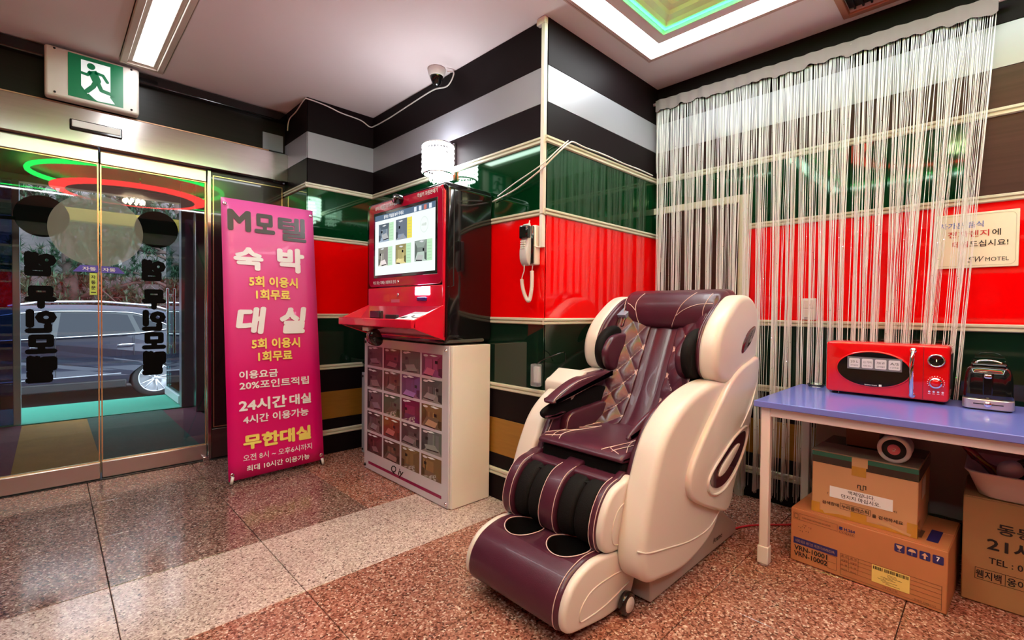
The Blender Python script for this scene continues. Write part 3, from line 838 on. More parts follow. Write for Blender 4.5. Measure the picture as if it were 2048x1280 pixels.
for xc in (XR, XF):
    w = part('wheel', MB().lathe([(.235, -.10), (.30, -.11), (.335, -.08), (.34, 0), (.335, .08), (.30, .10)], (xc, CY + .13, GZ + .34), (0, 1, 0), 36), 'blackm', car)
    mb = MB(); mb.lathe([(.243, -.105), (.236, -.115), (.222, -.10), (.215, -.03), (.001, -.02)], (xc, CY + .13, GZ + .34), (0, 1, 0), 36)
    mb.lathe([(.001, -.10), (.045, -.095), (.05, -.06)], (xc, CY + .13, GZ + .34), (0, 1, 0), 16)
    for k in range(10):
        a = 2 * PI * (k // 2) / 5 + (.16 if k % 2 else -.16)
        p0 = Vector((xc + .03 * math.cos(a), CY + .04, GZ + .34 + .03 * math.sin(a))); a2 = 2 * PI * (k // 2) / 5 + (.20 if k % 2 else -.20)
        p1 = Vector((xc + .225 * math.cos(a2), CY + .03, GZ + .34 + .225 * math.sin(a2)))
        mb.tube([p0, p1], .014, 5)
    part('rim', mb, mat('rim_silver', (.7, .7, .72), .3, metal=.7), w)
    part('far_wheel', MB().lathe([(.01, -.1), (.30, -.11), (.34, 0), (.30, .10), (.01, .1)], (xc, CY + 1.66, GZ + .34), (0, 1, 0), 24), 'blackm', car)
# ================================================================== FLAT PICTURES OF ROOMS (printed / on screen)
PH = {}
def pm(c, e=0.0):
    k = (tuple(round(x, 3) for x in c), e)
    if k not in PH:
        PH[k] = mat('print_ink', tuple(c), .3, coat=.3) if not e else emitm('screen_pixel', tuple(c), e)
    return PH[k]
def room_photo(parent, q, x0, x1, y0, y1, wall_c, floor_c, seed, l=.0006, e=0.0, badge=True, check=False, name='photo'):
    rn = random.Random(seed); w, h = x1 - x0, y1 - y0
    mb = MB(); mats = []
    def P(pts, c, lay):
        mats.append(pm([min(1, max(0, v)) for v in c], e))
        q.poly(mb, [(x0 + w * a, y0 + h * b) for a, b in pts], len(mats) - 1, l + lay * .00025)
    a, b = rn.uniform(.08, .42), rn.uniform(.58, .92); c, d = rn.uniform(.22, .48), rn.uniform(.62, .86)
    k = Vector(wall_c); k2 = Vector((rn.uniform(.8, 1.25) * k.x, rn.uniform(.8, 1.2) * k.y, rn.uniform(.8, 1.25) * k.z))
    P([(a, c), (b, c), (b, d), (a, d)], k * rn.uniform(.7, 1.3), 0)
    P([(0, 0), (a, c), (a, d), (0, 1)], k * rn.uniform(.35, .8), 0)
    P([(b, c), (1, 0), (1, 1), (b, d)], k2 * rn.uniform(.5, 1.1), 0)
    P([(0, 1), (a, d), (b, d), (1, 1)], k * rn.uniform(.5, 1.0), 0)
    P([(0, 0), (1, 0), (b, c), (a, c)], floor_c, 0)
    s = rn.choice((-1, 1)); m_ = lambda x: x if s > 0 else 1 - x
    x_ = rn.uniform(.35, .6); t_ = rn.uniform(.88, .95)
    P([(m_(x_ - .12), t_), (m_(x_ + .12), t_ - .05), (m_(x_ + .30), t_ + .0), (m_(x_ + .04), t_ + .045)], (.8, .82, .84), 1)
    if check:
        for i in range(5):
            for j in range(4):
                if (i + j) % 2 == 0:
                    f = lambda i_, t: (.12 + i_ / 5 * .62 + .16 * t * (1 - i_ / 5) , .02 + .07 * t * 1.0)
                    P([f(i, j), f(i + 1, j), f(i + 1, j + 1), f(i, j + 1)][0:4], (.42, .40, .38), 1)
    bw, bh, bx_ = rn.uniform(.34, .6), rn.uniform(.12, .24), rn.uniform(.05, .22); by = rn.uniform(.06, .20)
    if not check:
        P([(m_(bx_), by), (m_(bx_ + bw), by - .04), (m_(bx_ + bw + .12), by + bh), (m_(bx_ + .18), by + bh + .08)], k2 * 1.5 + Vector((.10, .08, .09)), 2)
        P([(m_(bx_), by), (m_(bx_ + bw), by - .04), (m_(bx_ + bw), by - .09), (m_(bx_), by - .05)], (.02, .015, .02), 2)
    y_ = rn.uniform(.46, .60); x2 = rn.uniform(.60, .74)
    P([(m_(x2), y_), (m_(x2 + .13), y_ - .02), (m_(x2 + .13), y_ + .12), (m_(x2), y_ + .12)], (.008, .008, .01), 2)
    P([(m_(.82), .10), (m_(.99), .02), (m_(.99), .40), (m_(.82), .38)], k * .3, 2)
    for j in range(rn.randint(1, 4)):
        xx = a + (b - a) * rn.uniform(.05, .9); P([(xx, c), (xx + .03, c), (xx + .03, d), (xx, d)], k2 * rn.uniform(.3, 1.9), 1)
    if badge: P(ell(.2, .90, .12, .05, 16), (.62, .58, .62), 3)
    return part(name, mb, mats, parent, recalc=False)

# ================================================================== KEY-VENDING KIOSK ON ITS CABINET
cb = thing('display_cabinet', 'cream board cabinet with a poster of twenty room photos on its front', 'cabinet', (1.75, 2.6, 0))
part('carcass', MB().box(1.600, 1.878, 2.10, 3.088, .004, .920), 'cabinet', cb, bevel=.002)
po = part('poster_board', MB().box(1.586, 1.597, 2.118, 3.10, .006, .920), mat('poster_pale', (.60, .56, .62), .12, coat=.6), cb, bevel=.002)
q = Plane((1.5858, 3.10, 0), (0, -1, 0), (0, 0, 1))
pal = {'g': ((.10, .08, .09), (.16, .13, .13)), 'r': ((.14, .035, .045), (.10, .03, .04)), 'n': ((.10, .12, .10), (.18, .17, .15)), 'p': ((.30, .06, .16), (.28, .07, .22)),
       'b': ((.15, .07, .05), (.12, .08, .07)), 'v': ((.22, .08, .26), (.24, .10, .20)), 'w': ((.13, .14, .15), (.25, .24, .23)), 'e': ((.05, .11, .06), (.07, .09, .06)),
       'm': ((.20, .01, .08), (.12, .01, .10)), 'y': ((.22, .13, .05), (.16, .11, .07)), 'o': ((.27, .05, .02), (.12, .03, .03))}
rows = ['grnp', 'gbvw', 'gemy', 'gogw', 'rbyy']
cw, chh = .2045, .133
for r_i, row in enumerate(rows):
    for c_i, k in enumerate(row):
        x0 = .045 + c_i * (cw + .0195); y1 = .866 - r_i * (chh + .0172)
        room_photo(cb, q, x0, x0 + cw, y1 - chh, y1, pal[k][0], pal[k][1], r_i * 7 + c_i, check=(r_i == 4 and c_i > 1) or (r_i == 2 and c_i in (1, 2)))
mb = MB(); q.rect(mb, .063, .922, .045, .064); part('maroon_stripe', mb, mat('maroon', (.28, .003, .07), .3), cb, recalc=False)
text(cb, 'Q iy', 'ink', (1.5855, 2.655, .083), (0, -1, 0), (0, 0, 1), .15, .062, .015, shear=.3)
for y, z in ((3.083, .893), (2.142, .893), (3.083, .03), (2.135, .03)):
    part('screw', MB().lathe([(.001, 0), (.011, 0), (.011, .004), (.006, .010), (.001, .011)], (1.586, y, z), (-1, 0, 0), 14), 'chrome' if y < 3 else 'black', cb)

lb = thing('leaning_board', 'pale grey board leaning in the recess behind the photo cabinet', 'board', (1.75, 3.33, 0))
part('sheet', MB().box(1.745, 1.757, 3.20, 3.455, .004, .628), mat('board_grey', (.36, .36, .42), .3), lb, bevel=.002)
mb = MB()
for z in (.60, .03): mb.lathe([(.001, 0), (.009, 0), (.009, .004), (.001, .006)], (1.745, 3.435, z), (-1, 0, 0), 10)
part('fixing', mb, 'black', lb, kind='stuff')
bagc = thing('plastic_bag', 'crumpled black plastic bag on the board behind the cabinet', 'bag', (1.76, 3.36, .63))
rb = random.Random(4)
mb = MB(); mb.grid(lambda a, b: ((1.76 + .035 * math.sin(PI * b) * math.cos(2 * PI * a)), 3.38 + .075 * math.sin(PI * b) * math.sin(2 * PI * a) + .01 * math.sin(9 * a * PI), .69 - .058 * math.cos(PI * b) + .012 * math.sin(13 * a + 9 * b)), 20, 14)
part('crumple', mb, 'black', bagc)

ks = thing('key_kiosk', 'red and black room key vending machine with a lit touch screen', 'kiosk', (1.74, 2.56, .925))
FX = 1.572
KY0, KY1 = 2.11, 3.045
mb = MB(); mb.pillow(rrect(KY0, KY1, .930, 1.836, .05, 6), 'x', FX, 1.893, .012, 3); part('body', mb, 'black', ks)
mb = MB(); mb.tube([(FX + .035, KY0 - .002, 1.79), (FX + .035, KY0 - .002, 1.255), (FX + .0, KY0 + .004, 1.25)], .003, 4); part('side_seam', mb, 'blackm', ks)
bz = [(y, z) for y, z in rrect(KY0 + .042, KY1 - .05, 1.268, 1.818, .04, 6)]
mb = MB(); mb.pillow(bz, 'x', FX - .012, FX + .004, .006, 3); part('screen_bezel', mb, 'crimson', ks)
mb = MB(); mb.box(FX - .010, FX + .004, KY0 + .045, KY1 - .04, .952, 1.262); part('lower_front', mb, 'crimson2', ks, bevel=.004)
# red edge strip on the near side of the bezel
mb = MB(); mb.tube([(FX - .008, KY0 + .030, z) for z in (.97, 1.2, 1.5, 1.78)] + [(FX - .008, KY0 + .05, 1.812)], .0085, 8); part('edge_strip', mb, 'crimson2', ks)
scr = part('screen_frame', MB().box(FX - .0135, FX - .008, 2.198, 2.925, 1.325, 1.757), 'black', ks, bevel=.002)
q = Plane((FX - .014, 2.905, 1.345), (0, -1, 0), (0, 0, 1))   # x runs to the right as read
SWd, SHt = .688, .392
mb = MB(); q.rect(mb, 0, SWd, 0, SHt, 0, .0004)
sc = part('screen', mb, 'scrw', ks, recalc=False)
mb = MB(); q.rect(mb, 0, SWd, SHt - .036, SHt, 0, .0007)
for k in range(4): q.rect(mb, .47 + k * .052, .497 + k * .052, SHt - .033, SHt - .006, 1 if k != 2 else 2, .0011)
q.rect(mb, .002, .14, .327, .3285, 1)
part('screen_header', mb, [emitm('px_slate', (.16, .24, .36), 0.272), emitm('px_pale', (.85, .9, 1), 0.340), emitm('px_red', (.8, .25, .2), 0.306)], ks, recalc=False)
text(ks, '원하는 객실을 눌러 주세요', pm((1, 1, 1), .36), q.p(.235, SHt - .018, .001), (0, -1, 0), (0, 0, 1), .24, .024, .02)
cells = [((.05, .215, .182, .331), (.19, .24, .30), 'a'), ((.265, .21, .394, .336), (.16, .19, .24), 'y'), ((.045, .058, .168, .178), (.42, .40, .34), 'a'),
         ((.262, .06, .385, .18), (.42, .36, .16), 'a'), ((.48, .06, .606, .184), (.28, .34, .30), 'a')]
mbg = MB(); mbl = MB()
for k, ((x0, y0, x1, y1), c, t) in enumerate(cells):
    room_photo(ks, q, x0, x1, y0, y1, [v * 1.2 for v in c], [min(1, v * 2) for v in c], 40 + k, l=.0011, e=.34, badge=False, check=k == 1, name='screen_photo')
    q.rect(mbg, x1, x1 + .055, y0, y1, 1 if t == 'y' else 0, .0008)
    for j in range(6): q.rect(mbl, x1 + .006, x1 + .046, y0 + .012 + j * .018, y0 + .0135 + j * .018, 0, .0011)
for k, p in enumerate(ell(.578, .272, .040, .045, 20)): pass
q.poly(mbg, ell(.578, .272, .042, .047, 24), 3, .0008); q.poly(mbg, ell(.578, .272, .038, .043, 24), 4, .0011)
part('screen_lines', mbl, emitm('px_line', (.45, .6, .45), .27), ks, recalc=False, kind='stuff')
each('screen_tile', mbg, [emitm('px_green', (.62, .95, .62), 0.323), emitm('px_yellow', (1, .86, .12), 0.323), emitm('px_line', (.45, .6, .45), 0.272), emitm('px_mint', (.80, .93, .85), 0.340), emitm('px_white', (.93, 1, .97), 0.357)], ks, recalc=False)
text(ks, '사용중', pm((.6, .7, .6), .3), q.p(.578, .272, .0015), (0, -1, 0), (0, 0, 1), .05, .018, .02)
nx = FX - .0125
text(ks, '객실키 자동판매기', 'txtwhite', (nx, 2.302, 1.794), (0, -1, 0), (0, 0, 1), .205, .026, .02)
text(ks, '원하는 객실을 터치해주세요', 'txtwhite', (nx, 2.77, 1.787), (0, -1, 0), (0, 0, 1), .272, .024, .03)
text(ks, '카드 또는 지폐는 프론트로 문의', 'txtwhite', (nx, 2.786, 1.296), (0, -1, 0), (0, 0, 1), .29, .022, .03)
mb = MB(); mb.lathe([(.001, 0), (.028, 0), (.030, .012), (.030, .045), (.026, .055), (.001, .055)], (FX - .008, 2.585, 1.800), (-1, 0, 0), 24)
cmx = part('camera_barrel', mb, 'black', ks)
part('camera_lens', MB().lathe([(.001, .058), (.018, .056), (.020, .054)], (FX - .008, 2.585, 1.800), (-1, 0, 0), 20), 'chrome', cmx)
for z in (1.293, 1.212):
    part('lock', MB().lathe([(.001, 0), (.012, 0), (.012, .004), (.009, .007), (.001, .007)], (FX - .011, 2.615, z), (-1, 0, 0), 18), 'chrome', ks)
part('lit_slot', MB().box(FX - .014, FX - .008, 2.272, 2.420, 1.207, 1.256), emitm('slot_led', (.86, .86, 1), 14), ks, bevel=.003)
part('bill_slot', MB().box(FX - .022, FX - .008, 2.30, 2.395, 1.172, 1.196), mat('slot_blue', (.02, .02, .16), .15, coat=.5), ks, bevel=.006)
part('small_label', MB().box(FX - .0115, FX - .010, 2.60, 2.70, 1.165, 1.185), mat('label_rose', (.65, .12, .2), .4), ks)
# projecting shelf: tray floor, lip and cheeks
SH0, SH1 = 2.135, 3.005
mb = MB(); mb.prism([(FX, 1.082), (1.392, 1.038), (1.372, 1.022), (1.40, 1.010), (FX, .955)], 'y', SH0 + .012, SH1 - .012)
part('shelf', mb, 'crimson', ks, bevel=.004)
for y in (SH0, SH1 - .013):
    mb = MB(); mb.prism([(FX, 1.155), (1.372, 1.066), (1.365, 1.022), (1.40, 1.008), (FX, .95)], 'y', y, y + .013); part('shelf_cheek', mb, 'crimson2', ks, bevel=.003)
part('shelf_lip', MB().box(1.352, 1.380, SH0, SH1, 1.020, 1.068), 'crimson2', ks, bevel=.005)
mb = MB(); mb.prism([(FX - .004, 1.150), (FX - .004, 1.08), (1.50, 1.062)], 'y', SH0 + .013, SH1 - .013); part('shelf_back', mb, 'crimson', ks)
part('card_reader', MB().box(1.46, 1.485, 2.66, 2.79, 1.058, 1.112), 'black', ks, bevel=.004)
part('coin_slot', MB().box(1.462, 1.482, 2.47, 2.60, 1.06, 1.090), 'blackm', ks, bevel=.004)
mb = MB(); mb.prism([(1.40, 1.045), (1.55, 1.082), (1.55, 1.112), (1.40, 1.066)], 'y', 2.165, 2.385); kp = part('note_pad', mb, 'paper', ks, bevel=.002)
qq = Plane((1.40, 2.385, 1.0665), (0, -1, 0), (.15, 0, .046)); mb = MB()
for k, (a, b, c_, d_) in enumerate(((.02, .07, .02, .05), (.09, .11, .05, .075), (.13, .2, .03, .04), (.02, .2, .10, .105), (.02, .2, .12, .125))): qq.rect(mb, a, b, c_, d_, 0, .001)
part('print', mb, 'ink', kp, recalc=False)
# hand scanner hanging below the shelf
mb = MB(); mb.pillow(cat([(1.385, .985), (1.43, 1.0), (1.46, .96), (1.465, .915), (1.43, .895), (1.385, .925)], 3), 'y', 2.62, 2.69, .015, 3); sc_ = part('scanner', mb, 'black', ks)
part('scanner_face', MB().lathe([(.001, .014), (.018, .011), (.026, .002), (.026, -.004)], (1.398, 2.68, .955), (-1, .35, 0), 20), 'white', sc_)
mb = MB(); mb.box(1.385, 1.45, 2.665, 2.74, .988, 1.012); part('scanner_bracket', mb, 'white', ks, bevel=.003)

# ================================================================== BANNER
bn = thing('banner_stand', 'pink and magenta roll-up style banner with Korean price lettering beside the doors', 'banner', (1.10, 3.42, 0))
BL, BRr = .800, 1.405
bt = lambda z: 3.35 + .083 * z
mb = MB(); mb.grid(lambda a, b: (BL - .008 * b + (BRr - BL - .02 * b + .0) * a, bt(.035 + 1.785 * b) + .006 * math.sin(PI * a) * math.sin(PI * b), .022 + .018 * a + (1.812 - .018 * a) * b), 8, 16)
# sheet in local space so that its print runs with the sheet height
sheet = part('sheet', mb, 'magenta', bn, solid=.0012)
nrm = Vector((1, 0, 0)).cross(Vector((0, .083, 1)).normalized())
def bt_text(s, m_, x0, x1, z0, z1, bold, shear=0.0):
    zc = (z0 + z1) / 2; xc = (x0 + x1) / 2
    text(bn, s, m_, (xc, bt(zc) - .0045, zc), (1, 0, 0), (0, .083, 1), x1 - x0, z1 - z0, bold, lift=.001, shear=shear)
KK = mat('banner_ink', (.05, .035, .045), .35)
bt_text('M', KK, .826, .965, 1.625, 1.765, .045)
bt_text('모', KK, .985, 1.115, 1.625, 1.760, .055)
bt_text('텔', KK, 1.135, 1.325, 1.592, 1.762, .032)
bt_text('숙', 'txtwhite', .856, 1.036, 1.370, 1.523, .055)
bt_text('박', 'txtwhite', 1.123, 1.306, 1.368, 1.545, .055)
bt_text('5회 이용시', 'txtyellow', .944, 1.256, 1.262, 1.336, .04)
bt_text('1회무료', 'txtyellow', .984, 1.203, 1.177, 1.248, .04)
bt_text('대', 'txtwhite', .860, 1.046, .948, 1.130, .055, .12)
bt_text('실', 'txtwhite', 1.128, 1.310, .946, 1.132, .055, .12)
bt_text('5회 이용시', 'txtyellow', .950, 1.260, .848, .920, .04)
bt_text('1회무료', 'txtyellow', .987, 1.206, .763, .834, .04)
bt_text('이용요금', 'txtwhite', .872, 1.108, .657, .712, .03)
bt_text('20%포인트적립', 'txtwhite', .873, 1.313, .588, .644, .025)
bt_text('24시간', 'txtwhite', .866, 1.160, .447, .530, .04)
bt_text('대실', 'txtwhite', 1.178, 1.325, .454, .526, .04)
bt_text('4시간 이용가능', 'txtwhite', .889, 1.305, .368, .424, .03)
bt_text('무한대실', 'txtyellow', .887, 1.318, .203, .300, .055)
bt_text('오전 8시 ~ 오후6시까지', 'txtwhite', .884, 1.321, .131, .174, .008)
bt_text('최대 10시간 이용가능', 'txtwhite', .904, 1.303, .065, .103, .02)
for x, z in ((BL + .012, 1.795), (BRr - .045, 1.793), (BL + .02, .062), (BRr - .022, .075)):
    mb = MB(); mb.lathe([(.005, 0), (.012, 0), (.012, .003), (.005, .003)], (x, bt(z) - .004, z), (0, -1, 0), 16)
    part('eyelet', mb, 'chrome', bn)
mb = MB()
pole = [((BL + .012, 3.366, .0), (BRr - .05, 3.53, 1.80)), ((BRr - .01, 3.366, .0), (BL + .012, 3.53, 1.80))]
for a, b in pole:
    mb = MB(); mb.tube([a, (1.105, 3.46, .86), b], .006, 8); part('rod', mb, 'blackm', bn)
    mb = MB(); v_ = Vector(a); d_v = (Vector((1.105, 3.46, .86)) - v_).normalized(); mb.tube([v_ + Vector((0, -.026, .0098)), v_ + Vector((d_v.x * .03, -.026, .052))], .0095, 10); part('rod_tip', mb, 'white', bn)
mb = MB(); mb.tube([(1.105, 3.46, .86), (1.15, 3.565, .006)], .006, 8); part('rear_leg', mb, 'blackm', bn)

# ================================================================== WALL LAMP, CAMERA, PHONE, CABLES
wl = thing('wall_lamp', 'blazing white crystal drum lamp on the wall above the key machine', 'lamp', (1.89, 2.53, 2.07))
LC = (1.795, 2.53)
part('back_plate', MB().box(1.872, 1.894, 2.47, 2.59, 1.96, 2.20), 'chrome', wl, bevel=.004)
mb = MB(); mb.tube([(1.88, 2.53, 2.17), (LC[0], LC[1], 2.18)], .008, 8); mb.lathe([(.088, 0), (.098, 0), (.098, .008), (.088, .008)], (LC[0], LC[1], 2.175), seg=32)
mb.lathe([(.088, 0), (.098, 0), (.098, .008), (.088, .008)], (LC[0], LC[1], 1.99), seg=32); each('bracket', mb, 'chrome', wl)
lm = emitm('crystal_glow', (.95, .97, 1), 9)
part('bulb', MB().lathe([(.001, 0), (.05, .02), (.055, .08), (.04, .14), (.001, .155)], (LC[0], LC[1], 2.0), seg=20), emitm('bulb_glow', (.95, .97, 1), 20), wl)
mb = MB()
for k in range(30):
    a = 2 * PI * k / 30
    for j in range(6):
        mb.lathe([(.001, 0), (.0098, .012), (.0098, .020), (.001, .031)], (LC[0] + .095 * math.cos(a), LC[1] + .095 * math.sin(a), 1.992 + j * .031), seg=6, sm=False)
for k in range(12):
    a = 2 * PI * k / 12; rr = .045 if k % 2 else .02
    for j in range(2): mb.lathe([(.001, 0), (.010, .012), (.001, .028)], (LC[0] + rr * math.cos(a), LC[1] + rr * math.sin(a), 1.94 + j * .028), seg=6, sm=False)
part('crystal_beads', mb, lm, wl, kind='stuff')

dc = thing('dome_camera', 'small white security camera with black dome on the ceiling by the corner', 'camera', (1.80, 2.56, HC))
part('base', MB().lathe([(.001, 0), (.056, 0), (.058, -.012), (.050, -.045), (.042, -.052), (.001, -.052)], (1.80, 2.56, HC - .0005), seg=32), 'white', dc)
part('dome', MB().lathe([(.044, -.048), (.042, -.062), (.036, -.075), (.026, -.098), (.012, -.110), (.001, -.112)], (1.80, 2.56, HC), seg=32), 'black', dc)

def cable(name, lab, pts, r, m_='white', n=6, cat_='cable'):
    mb = MB(); mb.tube(cat(pts, n, False), r, 6)
    return tag(part(name, mb, m_), lab, cat_)
cable('camera_cable', 'thin white cable sagging along the wall top from the ceiling camera to the doors',
      [(1.84, 2.50, 2.655), (1.885, 2.49, 2.66), (1.887, 2.56, 2.60), (1.886, 2.72, 2.625), (1.886, 3.0, 2.615), (1.886, 3.3, 2.60), (1.886, 3.52, 2.60), (1.86, 3.567, 2.595), (1.78, 3.567, 2.625), (1.62, 3.567, 2.635),
       (1.50, 3.567, 2.655), (1.37, 3.567, 2.662), (1.352, 3.60, 2.66), (1.352, 3.75, 2.62), (1.352, 3.9, 2.60), (1.35, 3.93, 2.52)], .0045)
cable('power_cable', 'twisted white cable stretched from the key machine across the trunking to the string curtain',
      [(1.88, 2.096, 1.765), (1.872, 1.90, 1.80), (1.860, 1.70, 1.865), (1.925, 1.648, 1.95), (2.05, 1.664, 2.045), (2.10, 1.667, 2.066), (2.2, 1.667, 2.062), (2.4, 1.667, 2.066), (2.6, 1.667, 2.061), (2.8, 1.667, 2.064), (2.97, 1.667, 2.06)], .0045)
cable('thin_cable', 'second white strand beside the twisted cable', [(1.88, 2.05, 1.79), (1.862, 1.90, 1.83), (1.852, 1.685, 1.888), (1.93, 1.640, 1.975), (2.03, 1.650, 2.052)], .0035)
cable('corner_cable', 'black and white wire dropping down the corner beside the curtain rod end', [(3.03, 1.672, 2.55), (3.035, 1.672, 2.35), (3.03, 1.672, 2.2), (3.034, 1.670, 2.09)], .005)
td = thing('cable_trunking', 'white plastic cable trunking down the outer edge of the corner', 'trunking', (1.885, 1.70, 1.46))
part('upper_length', MB().box(1.872, 1.896, 1.688, 1.712, 1.64, 2.655), 'offwhite', td, bevel=.002)
part('lower_length', MB().box(1.872, 1.896, 1.690, 1.712, 1.462, 1.634), 'white', td, bevel=.002)
part('elbow', MB().box(1.868, 1.896, 1.686, 1.745, 2.640, 2.676), 'offwhite', td, bevel=.003)

ph = thing('wall_telephone', 'grey and black wall telephone with coiled cord on the red panel', 'telephone', (1.88, 1.76, 1.37))
part('cradle', MB().box(1.852, 1.895, 1.722, 1.782, 1.368, 1.580), 'white', ph, bevel=.006)
part('black_backing', MB().box(1.834, 1.854, 1.726, 1.788, 1.372, 1.576), 'black', ph, bevel=.008)
hp = cat([(1.835, 1.375), (1.806, 1.385), (1.800, 1.44), (1.812, 1.49), (1.806, 1.545), (1.815, 1.572), (1.836, 1.572)], 3)
mb = MB(); mb.pillow(hp, 'y', 1.735, 1.790, .006, 3); hs_ = part('handset', mb, mat('phone_grey', (.55, .54, .56), .4), ph)
part('handset_top', MB().box(1.797, 1.834, 1.733, 1.792, 1.505, 1.576), 'black', hs_, bevel=.008)
mb = MB()
for i in range(4):
    for j in range(3): mb.box(1.7985, 1.8055, 1.749 + j * .012, 1.757 + j * .012, 1.452 + i * .012, 1.459 + i * .012)
part('keypad', mb, 'white', hs_, kind='stuff')
path = cat([(1.825, 1.775, 1.335), (1.83, 1.796, 1.292), (1.835, 1.79, 1.235), (1.84, 1.768, 1.185), (1.845, 1.752, 1.18), (1.85, 1.742, 1.235), (1.855, 1.744, 1.29), (1.858, 1.748, 1.335)], 14, False)
mb = MB(); hel = []
for i in range(14, len(path) - 1):
    p0, p1 = Vector(path[i]), Vector(path[i + 1]); d = (p1 - p0).normalized(); x = d.cross(Vector((1, 0, 0))).normalized(); y = d.cross(x)
    for k in range(7):
        a = 2 * PI * k / 7; hel.append(p0 + (p1 - p0) * (k / 7) + x * math.cos(a) * .0085 + y * math.sin(a) * .0085)
mb.tube(hel, .0026, 4); part('coiled_cord', mb, 'white', ph)
mb = MB(); mb.tube([(1.82, 1.768, 1.378)] + path[:15], .003, 6); mb.tube([(1.858, 1.748, 1.335), (1.86, 1.745, 1.37)], .003, 6); part('cord_end', mb, 'white', ph)
mb = MB(); mb.tube(cat([(1.84, 1.752, 1.605), (1.83, 1.752, 1.56), (1.832, 1.745, 1.505), (1.85, 1.728, 1.47), (1.872, 1.708, 1.462), (1.88, 1.70, 1.468)], 6, False), .0032, 6); part('lead', mb, 'white', ph)

pg = thing('power_outlet', 'wall outlet wrapped in clear plastic behind the massage chair arm', 'outlet', (1.89, 1.72, .70))
part('box', MB().box(1.855, 1.893, 1.698, 1.75, .715, .835), 'film', pg, bevel=.006)
mb = MB(); mb.box(1.872, 1.893, 1.705, 1.742, .735, .82); part('socket', mb, 'white', pg, bevel=.003)
mb = MB(); mb.tube(cat([(1.87, 1.715, .835), (1.86, 1.66, .865), (1.87, 1.60, .890), (1.92, 1.58, .905), (1.99, 1.62, .895), (2.02, 1.64, .84)], 6, False), .003, 6); part('wire', mb, 'black', pg)

# sign, switch on the curtain wall
sg_ = thing('notice_sign', 'cream notice with Korean microwave instructions on the red panel', 'sign', (3.045, .07, 1.34))
part('plate', MB().box(3.046, 3.054, -.068, .213, 1.342, 1.595), 'signp', sg_, bevel=.002)
q = Plane((3.0455, .213, 1.342), (0, -1, 0), (0, 0, 1))
mb = MB(); pts = rrect(.010, .271, .010, .243, .02, 5)
for a, b in zip(pts, pts[1:] + pts[:1]): q.line(mb, a, b, .0012)
part('border', mb, mat('border_olive', (.35, .33, .22), .5), sg_, recalc=False)
R_, U_ = (0, -1, 0), (0, 0, 1)
text(sg_, '차가운 음식', 'txtblue', (3.0455, .119, 1.541), R_, U_, .148, .028, .01)
text(sg_, '전자렌지', 'txtred', (3.0455, .095, 1.499), R_, U_, .138, .030, .012)
text(sg_, '에', 'ink', (3.0455, .003, 1.499), R_, U_, .028, .030, .012)
text(sg_, '데워', 'txtred', (3.0455, .121, 1.452), R_, U_, .052, .030, .012)
text(sg_, '드십시요!', 'ink', (3.0455, .027, 1.452), R_, U_, .124, .030, .012)
text(sg_, 'MOTEL', 'ink', (3.0455, -.001, 1.378), R_, U_, .074, .018, .0)
text(sg_, 'S', 'ink', (3.0455, .085, 1.380), R_, U_, .022, .026, .0, shear=.3)
text(sg_, 'W', 'ink', (3.0455, .056, 1.380), R_, U_, .03, .026, .0, shear=.3)
sw_ = thing('light_switch', 'white double light switch on the red panel behind the curtain', 'switch', (3.05, .733, 1.085))
part('plate', MB().box(3.043, 3.054, .696, .770, 1.088, 1.208), 'white', sw_, bevel=.004)
for z0 in (1.10, 1.152): part('rocker', MB().box(3.038, 3.043, .708, .758, z0, z0 + .046), 'offwhite', sw_, bevel=.003)
rs = cable('floor_cable', 'red cable lying on the floor under the table', [(2.50, .93, .006), (2.62, .88, .006), (2.72, .80, .006), (2.78, .74, .008), (2.86, .70, .006), (2.80, .66, .006)], .005, mat('red_cable', (.55, .02, .03), .4))

# ================================================================== TABLE AND WHAT IS ON IT
TZ = .735
tb = thing('table', 'long table with a blue top and pale steel legs by the curtain', 'table', (2.62, .14, 0))
part('tabletop', MB().box(2.235, 2.962, -.46, .742, TZ - .027, TZ), 'blue', tb, bevel=.003)
mb = MB(); mb.box(2.262, 2.282, -.43, .715, TZ - .067, TZ - .027); part('front_rail', mb, 'legwhite', tb, bevel=.002)
mb = MB(); mb.box(2.915, 2.935, -.43, .715, TZ - .067, TZ - .027); part('back_rail', mb, 'legwhite', tb, bevel=.002)
for y in (.695, -.43): part('side_rail', MB().box(2.28, 2.92, y, y + .02, TZ - .067, TZ - .027), 'legwhite', tb, bevel=.002)
for x in (2.258, 2.905):
    for y in (.680, -.443):
        lg = part('leg', MB().box(x, x + .035, y, y + .038, .012, TZ - .027), 'legwhite', tb, bevel=.004)
        part('foot_cap', MB().box(x - .004, x + .039, y - .004, y + .042, .010, .088), 'white', lg, bevel=.004)
        part('glide', MB().lathe([(.001, 0), (.018, 0), (.018, .011), (.001, .011)], (x + .0175, y + .019, .0005), seg=14), 'white', lg)
part('back_panel', MB().box(2.925, 2.940, -.42, .655, .20, .668), mat('panel_beige', (.33, .27, .25), .6), tb)

